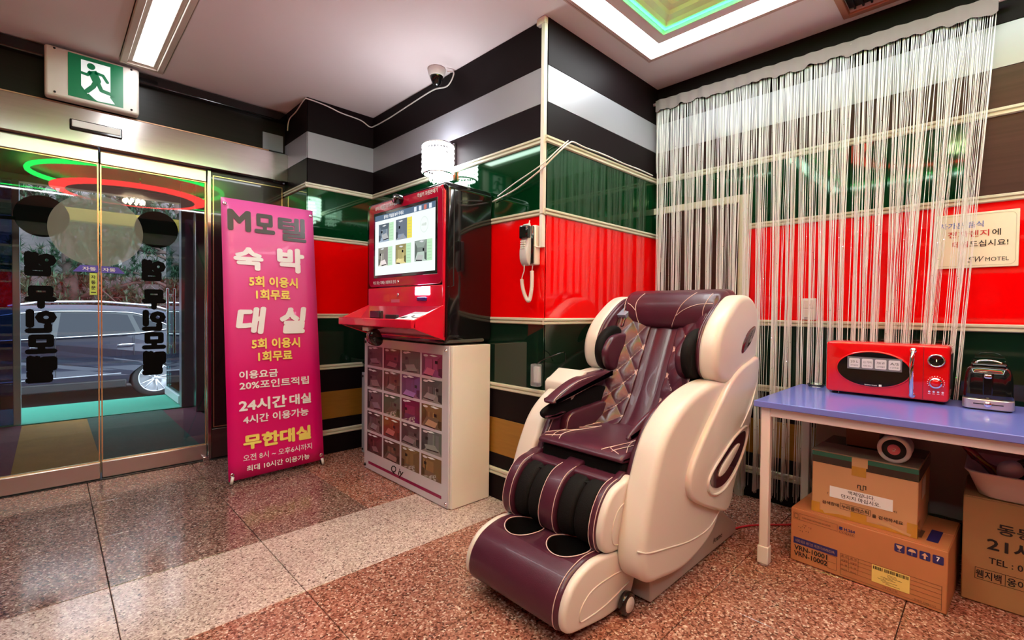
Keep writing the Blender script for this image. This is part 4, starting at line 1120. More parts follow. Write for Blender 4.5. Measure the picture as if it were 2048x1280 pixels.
mw = thing('microwave_oven', 'red retro microwave oven with oval window on the blue table', 'microwave', (2.85, .35, TZ))
MX = 2.735; my0, my1 = .130, .577; mz0, mz1 = TZ + .012, .990
mb = MB(); mb.pillow(rrect(my0, my1, mz0, mz1, .018, 4), 'x', MX + .028, 2.955, .006, 2); part('casing', mb, 'mwred', mw)
mb = MB(); mb.pillow(rrect(my0 + .0, my1, mz0, mz1, .016, 4), 'x', MX, MX + .028, .010, 3); part('front', mb, 'mwred', mw)
part('door_gap', MB().box(MX - .0008, MX + .01, .2135, .2150, mz0 + .006, mz1 - .006), 'blackm', mw)
E_ = ell(.393, .866, .143, .086, 48)
mb = MB(); mb.pillow(E_, 'x', MX - .006, MX + .01, .004, 2); part('window_rim', mb, 'mwred', mw)
mb = MB(); mb.prism(ell(.393, .866, .136, .080, 48), 'x', MX - .0072, MX - .004); part('window', mb, 'black', mw)
part('sticker', MB().box(MX - .0085, MX - .0074, .286, .489, .863, .921), mat('sticker_grey', (.16, .155, .17), .4), mw)
q = Plane((MX - .0088, .489, .863), (0, -1, 0), (0, 0, 1)); mb = MB()
for k in range(4):
    q.poly(mb, rrect(.007 + k * .0495, .049 + k * .0495, .007, .051, .005, 3), 0, .0004)
part('sticker_patch', mb, mat('patch_white', (.68, .66, .66), .4), mw, recalc=False)
for k, (a, b) in enumerate((('20 L', '조리실용량'), ('12 가지', '자동 메뉴'), ('700 W', '고주파출력'), ('A/S', '1 년무료'))):
    text(mw, a, 'ink', q.p(.028 + k * .0495, .035, .0008), R_, U_, .030, .011, .0)
    text(mw, b, 'ink', q.p(.028 + k * .0495, .018, .0008), R_, U_, .030, .007, .0)
text(mw, 'kitchen house', 'paper', (MX - .0075, .397, .794), R_, U_, .046, .006)
mb = MB(); q.rect(mb, .489 - .367, .489 - .357, -.073, -.064, 0, -.0007); part('brand_mark', mb, 'paper', mw, recalc=False)
hy = .250
mb = MB(); mb.tube([(MX, hy, .965), (MX - .028, hy, .957), (MX - .036, hy, .93), (MX - .036, hy, .80), (MX - .028, hy, .772), (MX, hy, .764)], .0085, 12); hd = part('handle', mb, 'chrome', mw)
for z in (.963, .766): part('handle_foot', MB().lathe([(.001, .008), (.010, .008), (.013, 0)], (MX, hy, z), (-1, 0, 0), 16), 'chrome', hd)
mb = MB(); mb.lathe([(.026, 0), (.030, .003), (.030, .010), (.026, .014), (.024, .010)], (MX, .172, .925), (-1, 0, 0), 36, sx=.95); dp = part('display_ring', mb, 'chrome', mw)
part('display', MB().lathe([(.025, .006), (.001, .008)], (MX, .172, .925), (-1, 0, 0), 32), 'black', dp)
mb = MB(); mb.box(MX - .0095, MX - .0085, .1705, .1725, .921, .930); part('display_digit', mb, emitm('digit_amber', (1, .9, .3), 1.5), dp)
mb = MB(); mb.lathe([(.020, 0), (.020, .014), (.017, .022), (.001, .022)], (MX, .172, .829), (-1, 0, 0), 28); kb = part('knob', mb, 'mwred', mw)
part('knob_ring', MB().lathe([(.020, .014), (.0225, .014), (.0225, .022), (.017, .0235)], (MX, .172, .829), (-1, 0, 0), 28), 'chrome', kb)
q = Plane((MX - .0006, 0, 0), (0, -1, 0), (0, 0, 1)); mb = MB()
for k in range(14):
    a = math.radians(-30 + 240 * k / 13); q.line(mb, (-.172 + .026 * math.cos(a), .829 + .026 * math.sin(a)), (-.172 + .029 * math.cos(a), .829 + .029 * math.sin(a)), .003)
for k in range(4): q.poly(mb, ell(-.193 + k * .0145, .789, .004, .004, 12)); q.rect(mb, -.197 + k * .0145, -.189 + k * .0145, .779, .781)
part('dial_print', mb, 'txtwhite', mw, recalc=False)
for x in (2.775, 2.93):
    for y in (.16, .545): part('foot', MB().lathe([(.001, 0), (.012, 0), (.012, .013), (.001, .013)], (x, y, TZ + .0005), seg=12), 'blackm', mw)
part('side_vent', MB().box(2.80, 2.94, my0 - .002, my0 + .001, .80, .95), 'blackm', mw)

ts = thing('toaster', 'black two-slice toaster with steel base on the blue table', 'toaster', (2.80, .013, TZ))
TX = 2.715
prof = [(TX + .0, TZ + .002), (TX + .0, TZ + .045), (TX + .012, .895), (TX + .03, .912), (TX + .21, .912), (TX + .232, .895), (TX + .245, TZ + .002)]
def tfoot(z): k = (z - TZ) / .18; return .075 - .010 * k * k
rings = [(TZ + .045, 0), (.80, .0), (.86, .002), (.885, .005), (.900, .010), (.909, .018), (.912, .030)]
def trect(ins, z, n=5):
    return [(x, y, z) for x, y in rrect(TX + ins, TX + .245 - ins, .013 - .073 + ins, .013 + .073 - ins, max(.004, .03 - ins * .3), n)]
mb = MB(); vs = []
for z, i_ in rings: vs += trect(i_, z)
n = len(trect(0, 0)); fs = []
for r in range(len(rings) - 1): fs += [(r * n + i, r * n + (i + 1) % n, (r + 1) * n + (i + 1) % n, (r + 1) * n + i) for i in range(n)]
fs += [tuple(range(n))[::-1], tuple(range((len(rings) - 1) * n, len(rings) * n))]
mb.add(vs, fs, 0, True); part('body', mb, 'black', ts)
mb = MB(); mb.prism([(x, y) for x, y, z in trect(-.003, 0)], 'z', TZ + .006, TZ + .045); part('base_band', mb, mat('satin_steel', (.72, .68, .66), .32, metal=.8), ts, bevel=.003)
mb = MB(); mb.prism([(x, y) for x, y, z in trect(.004, 0)], 'z', TZ + .0005, TZ + .008); part('base_foot', mb, 'blackm', ts)
part('lever_slot', MB().box(TX - .001, TX + .012, -.002, .030, .795, .890), mat('slot_black', (.002, .002, .002), .2), ts, bevel=.005)
mb = MB(); mb.pillow(rrect(.002, .026, .868, .884, .006, 3), 'x', TX - .022, TX + .006, .004, 3); part('lever', mb, 'chrome', ts)
part('dial_slot', MB().box(TX - .0055, TX - .002, -.032, .055, .760, .764), 'blackm', ts)
part('dial', MB().lathe([(.001, .010), (.010, .010), (.012, .006), (.012, 0)], (TX - .003, .013, .762), (-1, 0, 0), 20), 'chrome', ts)
mb = MB(); mb.pillow(rrect(-.040, .066, .909, .924, .006, 3), 'x', TX + .03, TX + .215, .01, 3); part('lid', mb, 'black', ts)
mb = MB(); mb.tube(cat([(TX + .05, .055, .920), (TX + .05, .04, .934), (TX + .06, .0, .935), (TX + .06, -.025, .926)], 5, False), .004, 6); part('lid_wire', mb, 'chrome', ts)

gl = thing('glass_dish', 'clear shallow glass dish between the table corner and the microwave', 'glass', (2.90, .655, TZ))
part('dish', MB().lathe([(.001, .001), (.036, .001), (.040, .012), (.041, .016), (.038, .014), (.034, .004), (.001, .003)], (2.90, .655, TZ), seg=28), mat_glass('clear_glass', (.93, .95, .97), .06), gl)

# ================================================================== CARTONS UNDER THE TABLE
def carton(t, x0, x1, y0, y1, z0, z1, m_, seam=True):
    c = part('carton', MB().box(x0, x1, y0, y1, z0, z1), m_, t, world=False, bevel=.004)
    mb = MB(); ym = (y0 + y1) / 2; xm = (x0 + x1) / 2
    part('top_flap', MB().box(x0 + .003, xm - .001, y0 + .003, y1 - .003, z1, z1 + .003), m_, t, world=False, bevel=.001)
    part('top_flap', MB().box(xm + .001, x1 - .003, y0 + .003, y1 - .003, z1, z1 + .003), m_, t, world=False, bevel=.001)
    return c
# long low box (front face local x=0, left end y=0, right end y=-.53)
rot = math.radians(-3.03)
bx = thing('cardboard_box', 'long low orange-brown carton with blue care symbols on the floor', 'box', (2.412, .631, 0), rot)
carton(bx, 0, .37, -.53, 0, .002, .240, 'card')
q = Plane((-.0008, 0, 0), (0, -1, 0), (0, 0, 1))
def tx(t, s, m_, x, z, w, h, bold=0.0, pl=None, **k):
    pl = pl or q
    text(t, s, m_, pl.p(x, z, 0), (0, -1, 0), (0, 0, 1), w, h, bold, world=False, **k)
mb = MB()
q.rect(mb, .013, .182, .083, .112)
for x0 in (.372, .410, .448, .486): q.poly(mb, rrect(x0, x0 + .032, .184, .216, .004, 3))
each('blue_print', mb, 'navy', bx, world=False, recalc=False)
mb = MB()
x = .372
q.poly(mb, [(x + .005, .211), (x + .026, .211), (x + .020, .199), (x + .011, .199)], 0, .001); q.rect(mb, x + .0145, x + .0165, .190, .199, 0, .001); q.rect(mb, x + .010, x + .021, .188, .190, 0, .001); 
x = .410
q.poly(mb, [(x + .016 + .012 * math.cos(PI * k / 8), .200 + .011 * math.sin(PI * k / 8)) for k in range(9)], 0, .001); q.rect(mb, x + .0152, x + .0168, .188, .200, 0, .001)
x = .448
q.poly(mb, [(x + .006, .200), (x + .026, .200), (x + .016, .212)], 0, .001); q.rect(mb, x + .013, x + .019, .188, .200, 0, .001)
part('care_symbol', mb, mat('pale_orange', (.72, .42, .25), .5), bx, world=False, recalc=False)
tx(bx, '7', 'paper', .502, .203, .010, .017, .04, lift=.0014); 
tx(bx, '네트워크 비디오 레코더 NVR/DVR', mat('pale_orange2', (.5, .28, .18), .5), .097, .0975, .15, .014, .0, lift=.0014)
tx(bx, 'VRN-10001', 'ink', .081, .066, .128, .022, .03)
tx(bx, 'VRN-10002', 'ink', .081, .039, .130, .022, .03)
tx(bx, '■ H.264', 'navy', .214, .211, .056, .013, .03)
tx(bx, 'CODEC', 'inkb', .214, .195, .056, .010, .0)
tx(bx, 'SUPER SMART NETWORK RECORDER', 'inkb', .10, .206, .11, .007)
tx(bx, '(주)에스원', 'inkb', .362, .023, .046, .010)
tx(bx, '판매원 1588-3112', 'inkb', .468, .021, .064, .007)
mb = MB(); q.frame(mb, .010, .180, .193, .222, .001); q.rect(mb, .036, .037, .193, .222); q.frame(mb, .014, .030, .198, .218, .002)
q.frame(mb, .145, .180, .022, .080, .001); q.rect(mb, .145, .180, .051, .052)
q.frame(mb, .193, .515, .014, .105, .0012)
for z in (.036, .055, .073, .090): q.rect(mb, .193, .515, z, z + .001)
q.rect(mb, .222, .223, .036, .105); q.rect(mb, .255, .256, .036, .105)
for k, (a, b) in enumerate(((.03, .16), (.05, .175), (.036, .145), (.06, .15), (.045, .165), (.07, .17))): q.rect(mb, a, a + .006, b, b + .0015); q.rect(mb, a + .01, a + .012, b - .004, b + .003)
part('brown_print', mb, 'inkb', bx, world=False, recalc=False)
for k, s in enumerate(('품 명', '모델명', '수 량', '제조자')): tx(bx, s, 'inkb', .207, .097 - k * .019, .022, .008); tx(bx, s, 'inkb', .239, .097 - k * .019, .022, .008)
mb = MB(); q.rect(mb, .302, .422, .033, .103, 0, .001); part('yellow_label', mb, 'yellowp', bx, world=False, recalc=False)
mb = MB(); rb = random.Random(2); x = .306
while x < .416:
    w = rb.uniform(.0008, .003); 
    if not .338 < x < .342: q.rect(mb, x, min(x + w, .418), .086, .099, 0, .0016)
    x += w + rb.uniform(.0006, .002)
for k in range(9):
    z = .078 - k * .0048; a = .306 + rb.uniform(0, .05); q.rect(mb, a, a + rb.uniform(.02, .055), z, z + .0012, 0, .0016)
part('label_print', mb, 'ink', bx, world=False, recalc=False)
qt = Plane((0, -.40, .2435), (0, -1, 0), (1, 0, 0)); mb = MB(); qt.rect(mb, .06, .095, .05, .19, 0, .0006); qt.rect(mb, .02, .045, .06, .15, 1, .0006)
part('top_print', mb, ['navy', 'inkb'], bx, world=False, recalc=False)

# taped box on it
b2 = thing('cardboard_box', 'tan taped carton with a white warning label stacked on the long box', 'box', (2.432, .556, .244), math.radians(-1.2))
hB = .272
part('carton', MB().box(0, .36, -.362, 0, 0, hB), 'card2', b2, world=False, bevel=.004)
part('top_flap', MB().box(-.004, .178, -.360, .004, hB, hB + .004), mat('flap_tan', (.33, .22, .14), .4), b2, world=False, bevel=.001)
part('top_flap', MB().box(.182, .362, -.360, .002, hB, hB + .003), 'darktop', b2, world=False, bevel=.001)
q = Plane((-.0008, 0, 0), (0, -1, 0), (0, 0, 1))
qs = Plane((0, -.3628, 0), (1, 0, 0), (0, 0, 1))
mb = MB(); q.rect(mb, 0, .362, .222, hB - .002, 0, .0004); qs.rect(mb, 0, .36, .222, hB - .002, 0, .0004); part('dark_band', mb, 'darktop', b2, world=False, recalc=False)
mb = MB(); q.rect(mb, .0, .362, hB - .020, hB - .001, 0, .0010); part('green_tape', mb, 'tapegreen', b2, world=False, recalc=False)
mb = MB(); q.rect(mb, 0, .032, .0, .045, 0, .001); q.rect(mb, .33, .362, 0, .055, 0, .001); q.rect(mb, .145, .20, .0, .04, 0, .0008); q.rect(mb, .145, .195, .195, .235, 0, .0012); q.rect(mb, .032, .33, 0, .014, 0, .0006)
qs.rect(mb, 0, .06, 0, .06, 0, .0006); qs.rect(mb, .30, .36, 0, .06, 0, .0006)
each('packing_tape', mb, 'tape', b2, world=False, recalc=False)
mb = MB(); q.rect(mb, .145, .20, .235, hB - .001, 0, .0014); q.poly(mb, [(.05, .004), (.12, .018), (.10, .028), (.04, .02)], 0, .0014); q.poly(mb, [(.24, .022), (.34, .002), (.345, .010), (.25, .036)], 0, .0014)
each('clear_tape', mb, 'tapew', b2, world=False, recalc=False)
mb = MB(); q.rect(mb, .068, .285, .082, .130, 0, .0014); part('white_label', mb, 'paper', b2, world=False, recalc=False)
tx(b2, '액체입니다.', 'ink', .180, .1175, .092, .017, .012, lift=.0018)
tx(b2, '던지지 마십시오.', 'ink', .178, .0965, .135, .017, .012, lift=.0018)
tx(b2, '검색창에', 'ink', .072, .052, .062, .015, .015)
tx(b2, '누리플라스틱', 'ink', .160, .053, .094, .017, .015, lift=.0016)
tx(b2, '을 검색하세요', 'ink', .268, .046, .100, .015, .015)
tx(b2, 'T', 'ink', .061, .094, .007, .009); tx(b2, '42', 'ink', .293, .085, .012, .008)
mb = MB(); q.frame(mb, .107, .213, .040, .066, .0012, 0, .0012)
for i, (a, b, c_, d_) in enumerate(((.166, .169, .145, .160), (.169, .175, .157, .160), (.175, .178, .140, .160), (.178, .185, .140, .143), (.185, .188, .140, .162), (.188, .194, .159, .162), (.194, .197, .145, .162))): q.rect(mb, a, b, c_, d_, 0, .0012)
part('black_print', mb, 'ink', b2, world=False, recalc=False)
mb = MB(); qs.rect(mb, .09, .20, .13, .21, 0, .0008); part('side_label', mb, mat('side_label_c', (.62, .5, .42), .4), b2, world=False, recalc=False)

b3 = thing('small_box', 'small dark brown carton with printed lettering behind the tape roll', 'box', (2.62, .41, .522))
part('carton', MB().box(2.62, 2.76, .345, .468, .522, .664), mat('carton_rust', (.22, .07, .02), .5), b3, bevel=.003)
text(b3, '광동차량', mat('rust_ink', (.45, .26, .16), .5), (2.6195, .407, .640), R_, U_, .085, .018, .01)
text(b3, '0.125 1020', mat('rust_ink2', (.45, .26, .16), .5), (2.6195, .407, .618), R_, U_, .085, .009, .01)
rl = thing('wet_wipe_tub', 'round tub with a pink lid centre lying on the taped carton', 'tub', (2.50, .275, .520))
part('tub', MB().lathe([(.001, 0), (.050, 0), (.054, .006), (.054, .10), (.050, .106), (.001, .106)], (2.446, .275, .574), (1, 0, 0), 40), mat('tub_rose', (.50, .34, .34), .35, vary=.5, vscale=30), rl)
part('lid_rim', MB().lathe([(.040, -.002), (.046, -.006), (.054, -.004), (.056, .006), (.054, .010)], (2.446, .275, .574), (1, 0, 0), 40), mat('rim_pale', (.62, .55, .54), .4), rl)
part('lid_disc', MB().lathe([(.001, 0), (.043, 0), (.043, .002)], (2.4445, .275, .574), (1, 0, 0), 40), 'blackm', rl)
part('lid_centre', MB().lathe([(.001, -.003), (.021, -.003), (.021, .002)], (2.4435, .275, .574), (1, 0, 0), 32), mat('pink_disc', (.85, .22, .28), .4), rl)
text(rl, '2', 'paper', (2.4400, .275, .574), R_, U_, .014, .012, .0, shear=.3)

b4 = thing('cardboard_box', 'large tan carton with a telephone number in black, under the basin', 'box', (2.585, .072, 0))
carton(b4, 0, .36, -.52, 0, .002, .410, 'card3')
q = Plane((-.0008, 0, 0), (0, -1, 0), (0, 0, 1))
tx(b4, '동동', 'ink', .145, .307, .098, .040, .02)
tx(b4, '21세', 'ink', .134, .244, .130, .054, .025)
tx(b4, 'TEL : 03', 'ink', .128, .179, .105, .024, .015)
tx(b4, '웬지백', 'ink', .076, .117, .070, .032, .02)
tx(b4, '옹이', 'ink', .150, .117, .050, .032, .02)
mb = MB(); q.frame(mb, .038, .300, .095, .140, .0015); q.rect(mb, .120, .1215, .095, .140)
part('black_print', mb, 'ink', b4, world=False, recalc=False)

tr_ = thing('plastic_tray', 'pale rose plastic basin on the large carton under the table', 'basin', (2.74, -.14, .414))
mb = MB()
def trayring(ins, z, n=6): return [(x, y, z) for x, y in rrect(2.555 + ins, 2.93 - ins, -.40 + ins, .072 - ins, .06, n)]
seq = [(.045, .4155), (.040, .418), (.010, .500), (.0, .512), (.0, .518), (.006, .518), (.016, .500), (.045, .424)]
vs = []; 
for i_, z in seq: vs += trayring(i_, z)
n = len(trayring(0, 0)); fs = []
for r in range(len(seq) - 1): fs += [(r * n + i, r * n + (i + 1) % n, (r + 1) * n + (i + 1) % n, (r + 1) * n + i) for i in range(n)]
fs += [tuple(range(n))[::-1], tuple(range((len(seq) - 1) * n, len(seq) * n))]
mb.add(vs, fs, 0, True); part('bowl', mb, mat('basin_rose', (.66, .52, .50), .35), tr_)
sn = thing('snack_packet', 'red and yellow packet sticking out of the basin', 'packet', (2.66, .02, .50))
mb = MB()
for i_, (a0, a1, mi) in enumerate(((0, .55, 0), (.55, 1.0, 1))):
    mb.grid(lambda a, b, a0=a0, a1=a1: (2.66 + .018 * math.sin(PI * b) * (1 if i_ >= 0 else 1), .085 - .13 * (1 - (a0 + (a1 - a0) * (1 - a))) + .05 * b - .02, .60 - .13 * (a0 + (a1 - a0) * a) * .9 - .03 * b), 4, 6, mi)
sn_p = part('wrapper', MB().grid(lambda a, b: (2.66 + .03 * b, .080 - .11 * a - .028 * b, .592 - .085 * a - .05 * b + .006 * math.sin(8 * a)), 8, 5, 0), [mat('wrap_red', (.20, .012, .015), .25, coat=.5)], sn, solid=.018)
part('wrapper_patch', MB().grid(lambda a, b: (2.648 + .03 * b, .040 - .05 * a - .028 * b, .562 - .04 * a - .05 * b), 4, 4, 0), mat('wrap_yellow', (.42, .28, .02), .3), sn, solid=.003)
bg = thing('plastic_bag', 'dark translucent bag bundle lying in the basin', 'bag', (2.74, -.10, .46))
mb = MB(); mb.grid(lambda a, b: (2.77 + .10 * math.sin(PI * b) * math.cos(2 * PI * a), -.15 + .10 * math.sin(PI * b) * math.sin(2 * PI * a) + .008 * math.sin(11 * a * PI + 5 * b), .492 - .062 * math.cos(PI * b) + .006 * math.sin(17 * a + 8 * b)), 28, 16)
part('bundle', mb, mat('bag_dark', (.03, .012, .016), .12, coat=.6, bump=.5, bscale=30), bg)
mb = MB(); mb.lathe([(.001, .05), (.02, .047), (.036, .03), (.042, 0)], (2.64, -.055, .522), (-.5, .1, .5), 20, sx=.8); part('pale_lid', mb, mat('lid_pale', (.5, .42, .44), .3), bg)
# ================================================================== MASSAGE CHAIR
ch = thing('massage_chair', 'purple quilted massage chair with cream leather shell facing the entrance corner', 'massage chair', (1.95, 1.20, 0))
CM = 1.20
def mir(y): return 2 * CM - y
def both(name, prof, y0, y1, m_, parent=None, near=None, **k):
    out = []
    for s in (0, 1):
        mb = MB(); mb.pillow(prof, 'y', *((y0, near or y1) if not s else (mir(y0), mir(y1))), **k)
        out.append(part(name, mb, m_, parent or ch))
    return out
base_p = [(1.63, .012), (1.625, .172), (2.29, .18), (2.474, .062), (2.476, .012)]
mb = MB(); mb.prism(base_p, 'y', .893, mir(.893)); bs = part('base', mb, 'taupe', ch, bevel=.008, bseg=3)
part('base_foot', MB().box(1.66, 2.45, .91, mir(.91), .0005, .014), 'blackm', ch)
text(bs, 'Aramo', 'ink', (2.245, .8925, .062), (1, 0, .0), (0, 0, 1), .105, .024, .02)

arm = cat([(2.42, .80), (2.14, .818), (1.95, .80), (1.78, .748), (1.645, .655), (1.57, .535), (1.515, .395), (1.485, .285), (1.488, .20), (1.53, .145), (1.61, .122),
           (1.82, .095), (2.05, .135), (2.18, .235), (2.3, .36), (2.44, .58)], 5)
arms = both('armrest_shell', arm, .845, .955, 'leather_c', bev=.030, bev1=.016, seg=5)
for k, a_ in enumerate(arms):
    y = .8448 if k == 0 else mir(.8448)
    dy = -1 if k == 0 else 1
    mb = MB(); mb.tube(cat([(1.478, y + .02 * -dy, .275), (1.52, y - .0 * dy, .262), (1.66, y, .232), (1.85, y, .196), (2.02, y, .190), (2.12, y, .225), (2.165, y, .262)], 6, False), .0035, 6)
    part('piping', mb, 'leather_c', a_)
inner = cat([(2.20, .785), (1.95, .772), (1.80, .735), (1.69, .67), (1.60, .545), (1.545, .40), (1.52, .30), (1.56, .25), (2.1, .25), (2.3, .5)], 5)
both('armrest_lining', inner, .950, .984, 'purple', bev=.014, seg=4)
sw = cat([(2.545, .90), (2.44, .888), (2.30, .855), (2.184, .800), (2.03, .69), (1.90, .585), (1.82, .505), (1.797, .435), (1.83, .375), (1.92, .325), (2.05, .270), (2.165, .232), (2.225, .265), (2.26, .335), (2.34, .44), (2.43, .57), (2.50, .70), (2.545, .80)], 5)
sws = both('side_swoosh', sw, .822, .852, 'gloss_c', bev=.014, bev1=.002, seg=4)
ov = cat([(1.985, .40), (2.05, .368), (2.15, .372), (2.26, .42), (2.345, .49), (2.372, .548), (2.335, .562), (2.22, .538), (2.10, .492), (2.00, .445)], 4)
ovo = [((x - 2.18) * 1.14 + 2.18, (z - .465) * 1.22 + .462) for x, z in ov]
for k, s_ in enumerate(sws):
    y = .822 if k == 0 else mir(.822); d = -1 if k == 0 else 1
    mb = MB(); mb.tube([(x, y + d * .002, z) for x, z in ovo], .006, 8, True)
    mb.tube(cat([(2.31, y + d * .001, .585), (2.38, y + d * .001, .63), (2.46, y + d * .001, .70), (2.535, y - d * .004, .80)], 5, False), .004, 6)
    part('window_rim', mb, 'gloss_c', s_)
    mb = MB(); mb.prism(ov, 'y', y + d * .0025, y - d * .003); part('oval_window', mb, 'windowp', s_)
    mb = MB(); mb.pillow(cat([(2.06, .415), (2.12, .418), (2.22, .463), (2.29, .51), (2.25, .515), (2.15, .48), (2.08, .445)], 3), 'y', y + d * .008, y, .004, 2); part('blade', mb, 'leather_c', s_)
shell = cat([(2.36, 1.205), (2.467, 1.205), (2.548, 1.160), (2.575, 1.08), (2.565, .95), (2.53, .85), (2.42, .80), (2.28, .797), (2.16, .805), (2.095, .835), (2.068, .90), (2.078, .985), (2.13, 1.065), (2.21, 1.13), (2.29, 1.18)], 5)
shells = both('shoulder_shell', shell, .836, .925, 'leather_c', bev=.032, bev1=.018, seg=5)
for k, s_ in enumerate(shells):
    y = .8365 if k == 0 else mir(.8365); d = -1 if k == 0 else 1
    mb = MB(); mb.pillow(cat([(2.345, .93), (2.355, .975), (2.42, 1.03), (2.505, 1.058), (2.52, 1.04), (2.47, .985), (2.40, .945)], 3), 'y', y + d * .003, y - d * .01, .002, 2); part('vent', mb, 'windowp', s_)
sh_in = [((x - 2.33) * .965 + 2.325, (z - 1.0) * .965 + 1.0) for x, z in shell]
both('shell_piping', sh_in, .918, .936, 'purple', bev=.008, seg=3)
both('shell_lining', [((x - 2.33) * .93 + 2.325, (z - 1.0) * .93 + 1.0) for x, z in shell], .93, .95, 'purple', bev=.01, seg=3)
air = cat([(2.055, .835), (2.022, .90), (2.035, .975), (2.10, 1.03), (2.19, 1.045), (2.25, .98), (2.20, .84), (2.12, .815)], 5)
both('shoulder_airbag', air, .94, .992, 'fabric', bev=.022, seg=4)
both('shoulder_pad', cat([(2.05, .845), (2.03, .92), (2.09, .99), (2.22, 1.01), (2.30, 1.0), (2.20, .85), (2.11, .815)], 5), .975, 1.022, 'purple', bev=.020, seg=4)
mb = MB(); mb.prism([(2.21, 1.04), (2.24, 1.10), (2.34, 1.155), (2.37, 1.04)], 'y', 1.405, 1.45); sp = part('speaker', mb, 'windowp', ch, bevel=.006)
mb = MB(); mb.prism([(2.225, 1.105), (2.33, 1.163), (2.345, 1.150), (2.24, 1.085)], 'y', 1.400, 1.455); part('speaker_top', mb, mat('speaker_blue_grey', (.25, .27, .38), .3), sp, bevel=.003)
# rear hull closes the back
hull = cat([(2.12, .17), (2.30, .20), (2.44, .45), (2.54, .75), (2.565, 1.0), (2.55, 1.15), (2.48, 1.20), (2.42, 1.12), (2.33, .95), (2.2, .70), (2.05, .5), (1.9, .42), (1.75, .38), (1.70, .22)], 4)
mb = MB(); mb.pillow(hull, 'y', .93, mir(.93), .02, 3); part('rear_hull', mb, 'blackm', ch)

# armrest hand wells (the far one shows)
wellp = cat([(1.570, .670), (1.585, .640), (1.65, .628), (1.728, .640), (1.85, .636), (2.05, .648), (2.11, .68), (2.06, .735), (1.9, .745), (1.72, .715), (1.62, .695)], 4)
near_ = []
near_.append(both('hand_well', wellp, .975, 1.002, 'fabric', bev=.012, seg=3)[0])
padu = cat([(2.06, .812), (1.99, .824), (1.88, .815), (1.77, .798), (1.66, .757), (1.598, .722), (1.605, .706), (1.68, .712), (1.78, .735), (1.90, .765), (2.02, .797)], 4)
pu = both('hand_pad', padu, .975, 1.045, 'purple', bev=.018, seg=4)
padl = cat([(2.02, .665), (1.90, .662), (1.80, .655), (1.735, .642), (1.708, .600), (1.72, .55), (1.85, .53), (1.98, .54), (2.02, .60)], 4)
pl_ = both('hand_pad_lower', padl, .975, 1.03, 'purple', bev=.016, seg=4)
lip = cat([(1.585, .652), (1.60, .636), (1.65, .632), (1.705, .648), (1.70, .658), (1.65, .648)], 4)
near_.append(both('well_lip', lip, .975, 1.02, 'purple', bev=.006, seg=3)[0])
for k, (pp, ps, yy) in enumerate(((pu, padu, 1.040), (pl_, padl, 1.026))):
    for s in (1,):
        y = yy if s == 0 else mir(yy)
        mb = MB(); mb.tube([((x - 1.84) * .975 + 1.84, y, (z - (.765, .6)[k]) * .84 + (.765, .6)[k]) for x, z in ps], .0016, 4, True); part('stitching', mb, 'stitch', pp[s])
yy = mir(.986)
mb = MB(); mb.tube([((x - 1.9) * .97 + 1.9, yy, (z - .6) * .95 + .6) for x, z in inner[:26]], .0018, 4); part('stitching', mb, 'stitch', ch)
for s in (0, 1):
    a, b = (1.392, 1.566) if s else (mir(1.566), mir(1.392))
    mb = MB(); mb.pillow([(1.765, .700), (1.762, .770), (1.775, .786), (1.80, .795), (1.865, .832), (1.885, .826), (1.882, .78), (1.86, .775), (1.80, .72)], 'y', a, b, .012, 3)
    if s: part('arm_strap', mb, 'leather_c', ch)

# the near arm's pads sit flatter against its lining than the far arm's
for o_ in (pu[0], pl_[0]):
    for v in o_.data.vertices:
        v.co.y = (v.co.y + CM - .975) * .28 + .975 - CM; v.co.z -= .085
for o_ in near_: 
    for v in o_.data.vertices: v.co.z -= .16; v.co.x += .05
# seat
seat = cat([(1.562, .540), (1.558, .556), (1.585, .570), (1.66, .575), (1.85, .567), (2.05, .575), (2.12, .55), (2.08, .525), (1.8, .525), (1.62, .528)], 5)
mb = MB(); mb.pillow(seat, 'y', .982, mir(.982), .014, 4); se = part('seat', mb, 'purple', ch)
mb = MB(); mb.box(1.578, 2.05, .985, mir(.985), .43, .538); part('seat_base', mb, 'fabric', ch, bevel=.02, bseg=3)
def seat_z(u):
    best = .57
    for (a, b), (c, d) in zip(seat[:-1], seat[1:]):
        if b > .557 and d > .557 and min(a, c) <= u <= max(a, c) and abs(c - a) > 1e-6: best = b + (d - b) * (u - a) / (c - a)
    return best
mb = MB()
for s in (0, 1):
    f = (lambda y: y) if s == 0 else mir
    for pts in ([(1.575, 1.09), (1.64, 1.065), (1.75, 1.06), (1.9, 1.085)], [(1.58, 1.045), (1.70, 1.02), (1.95, 1.04)], [(1.60, .99), (1.68, 1.03), (1.76, 1.06)], [(1.72, .99), (1.80, 1.03), (1.88, 1.08)],
                [(1.575, 1.01), (1.60, 1.06), (1.62, 1.072)], [(1.84, .99), (1.94, 1.05)]):
        mb.tube([(u, f(y), seat_z(u) + .0018) for u, y in cat(pts, 6, False)], .0022, 4)
part('stitching', mb, 'stitch', se)

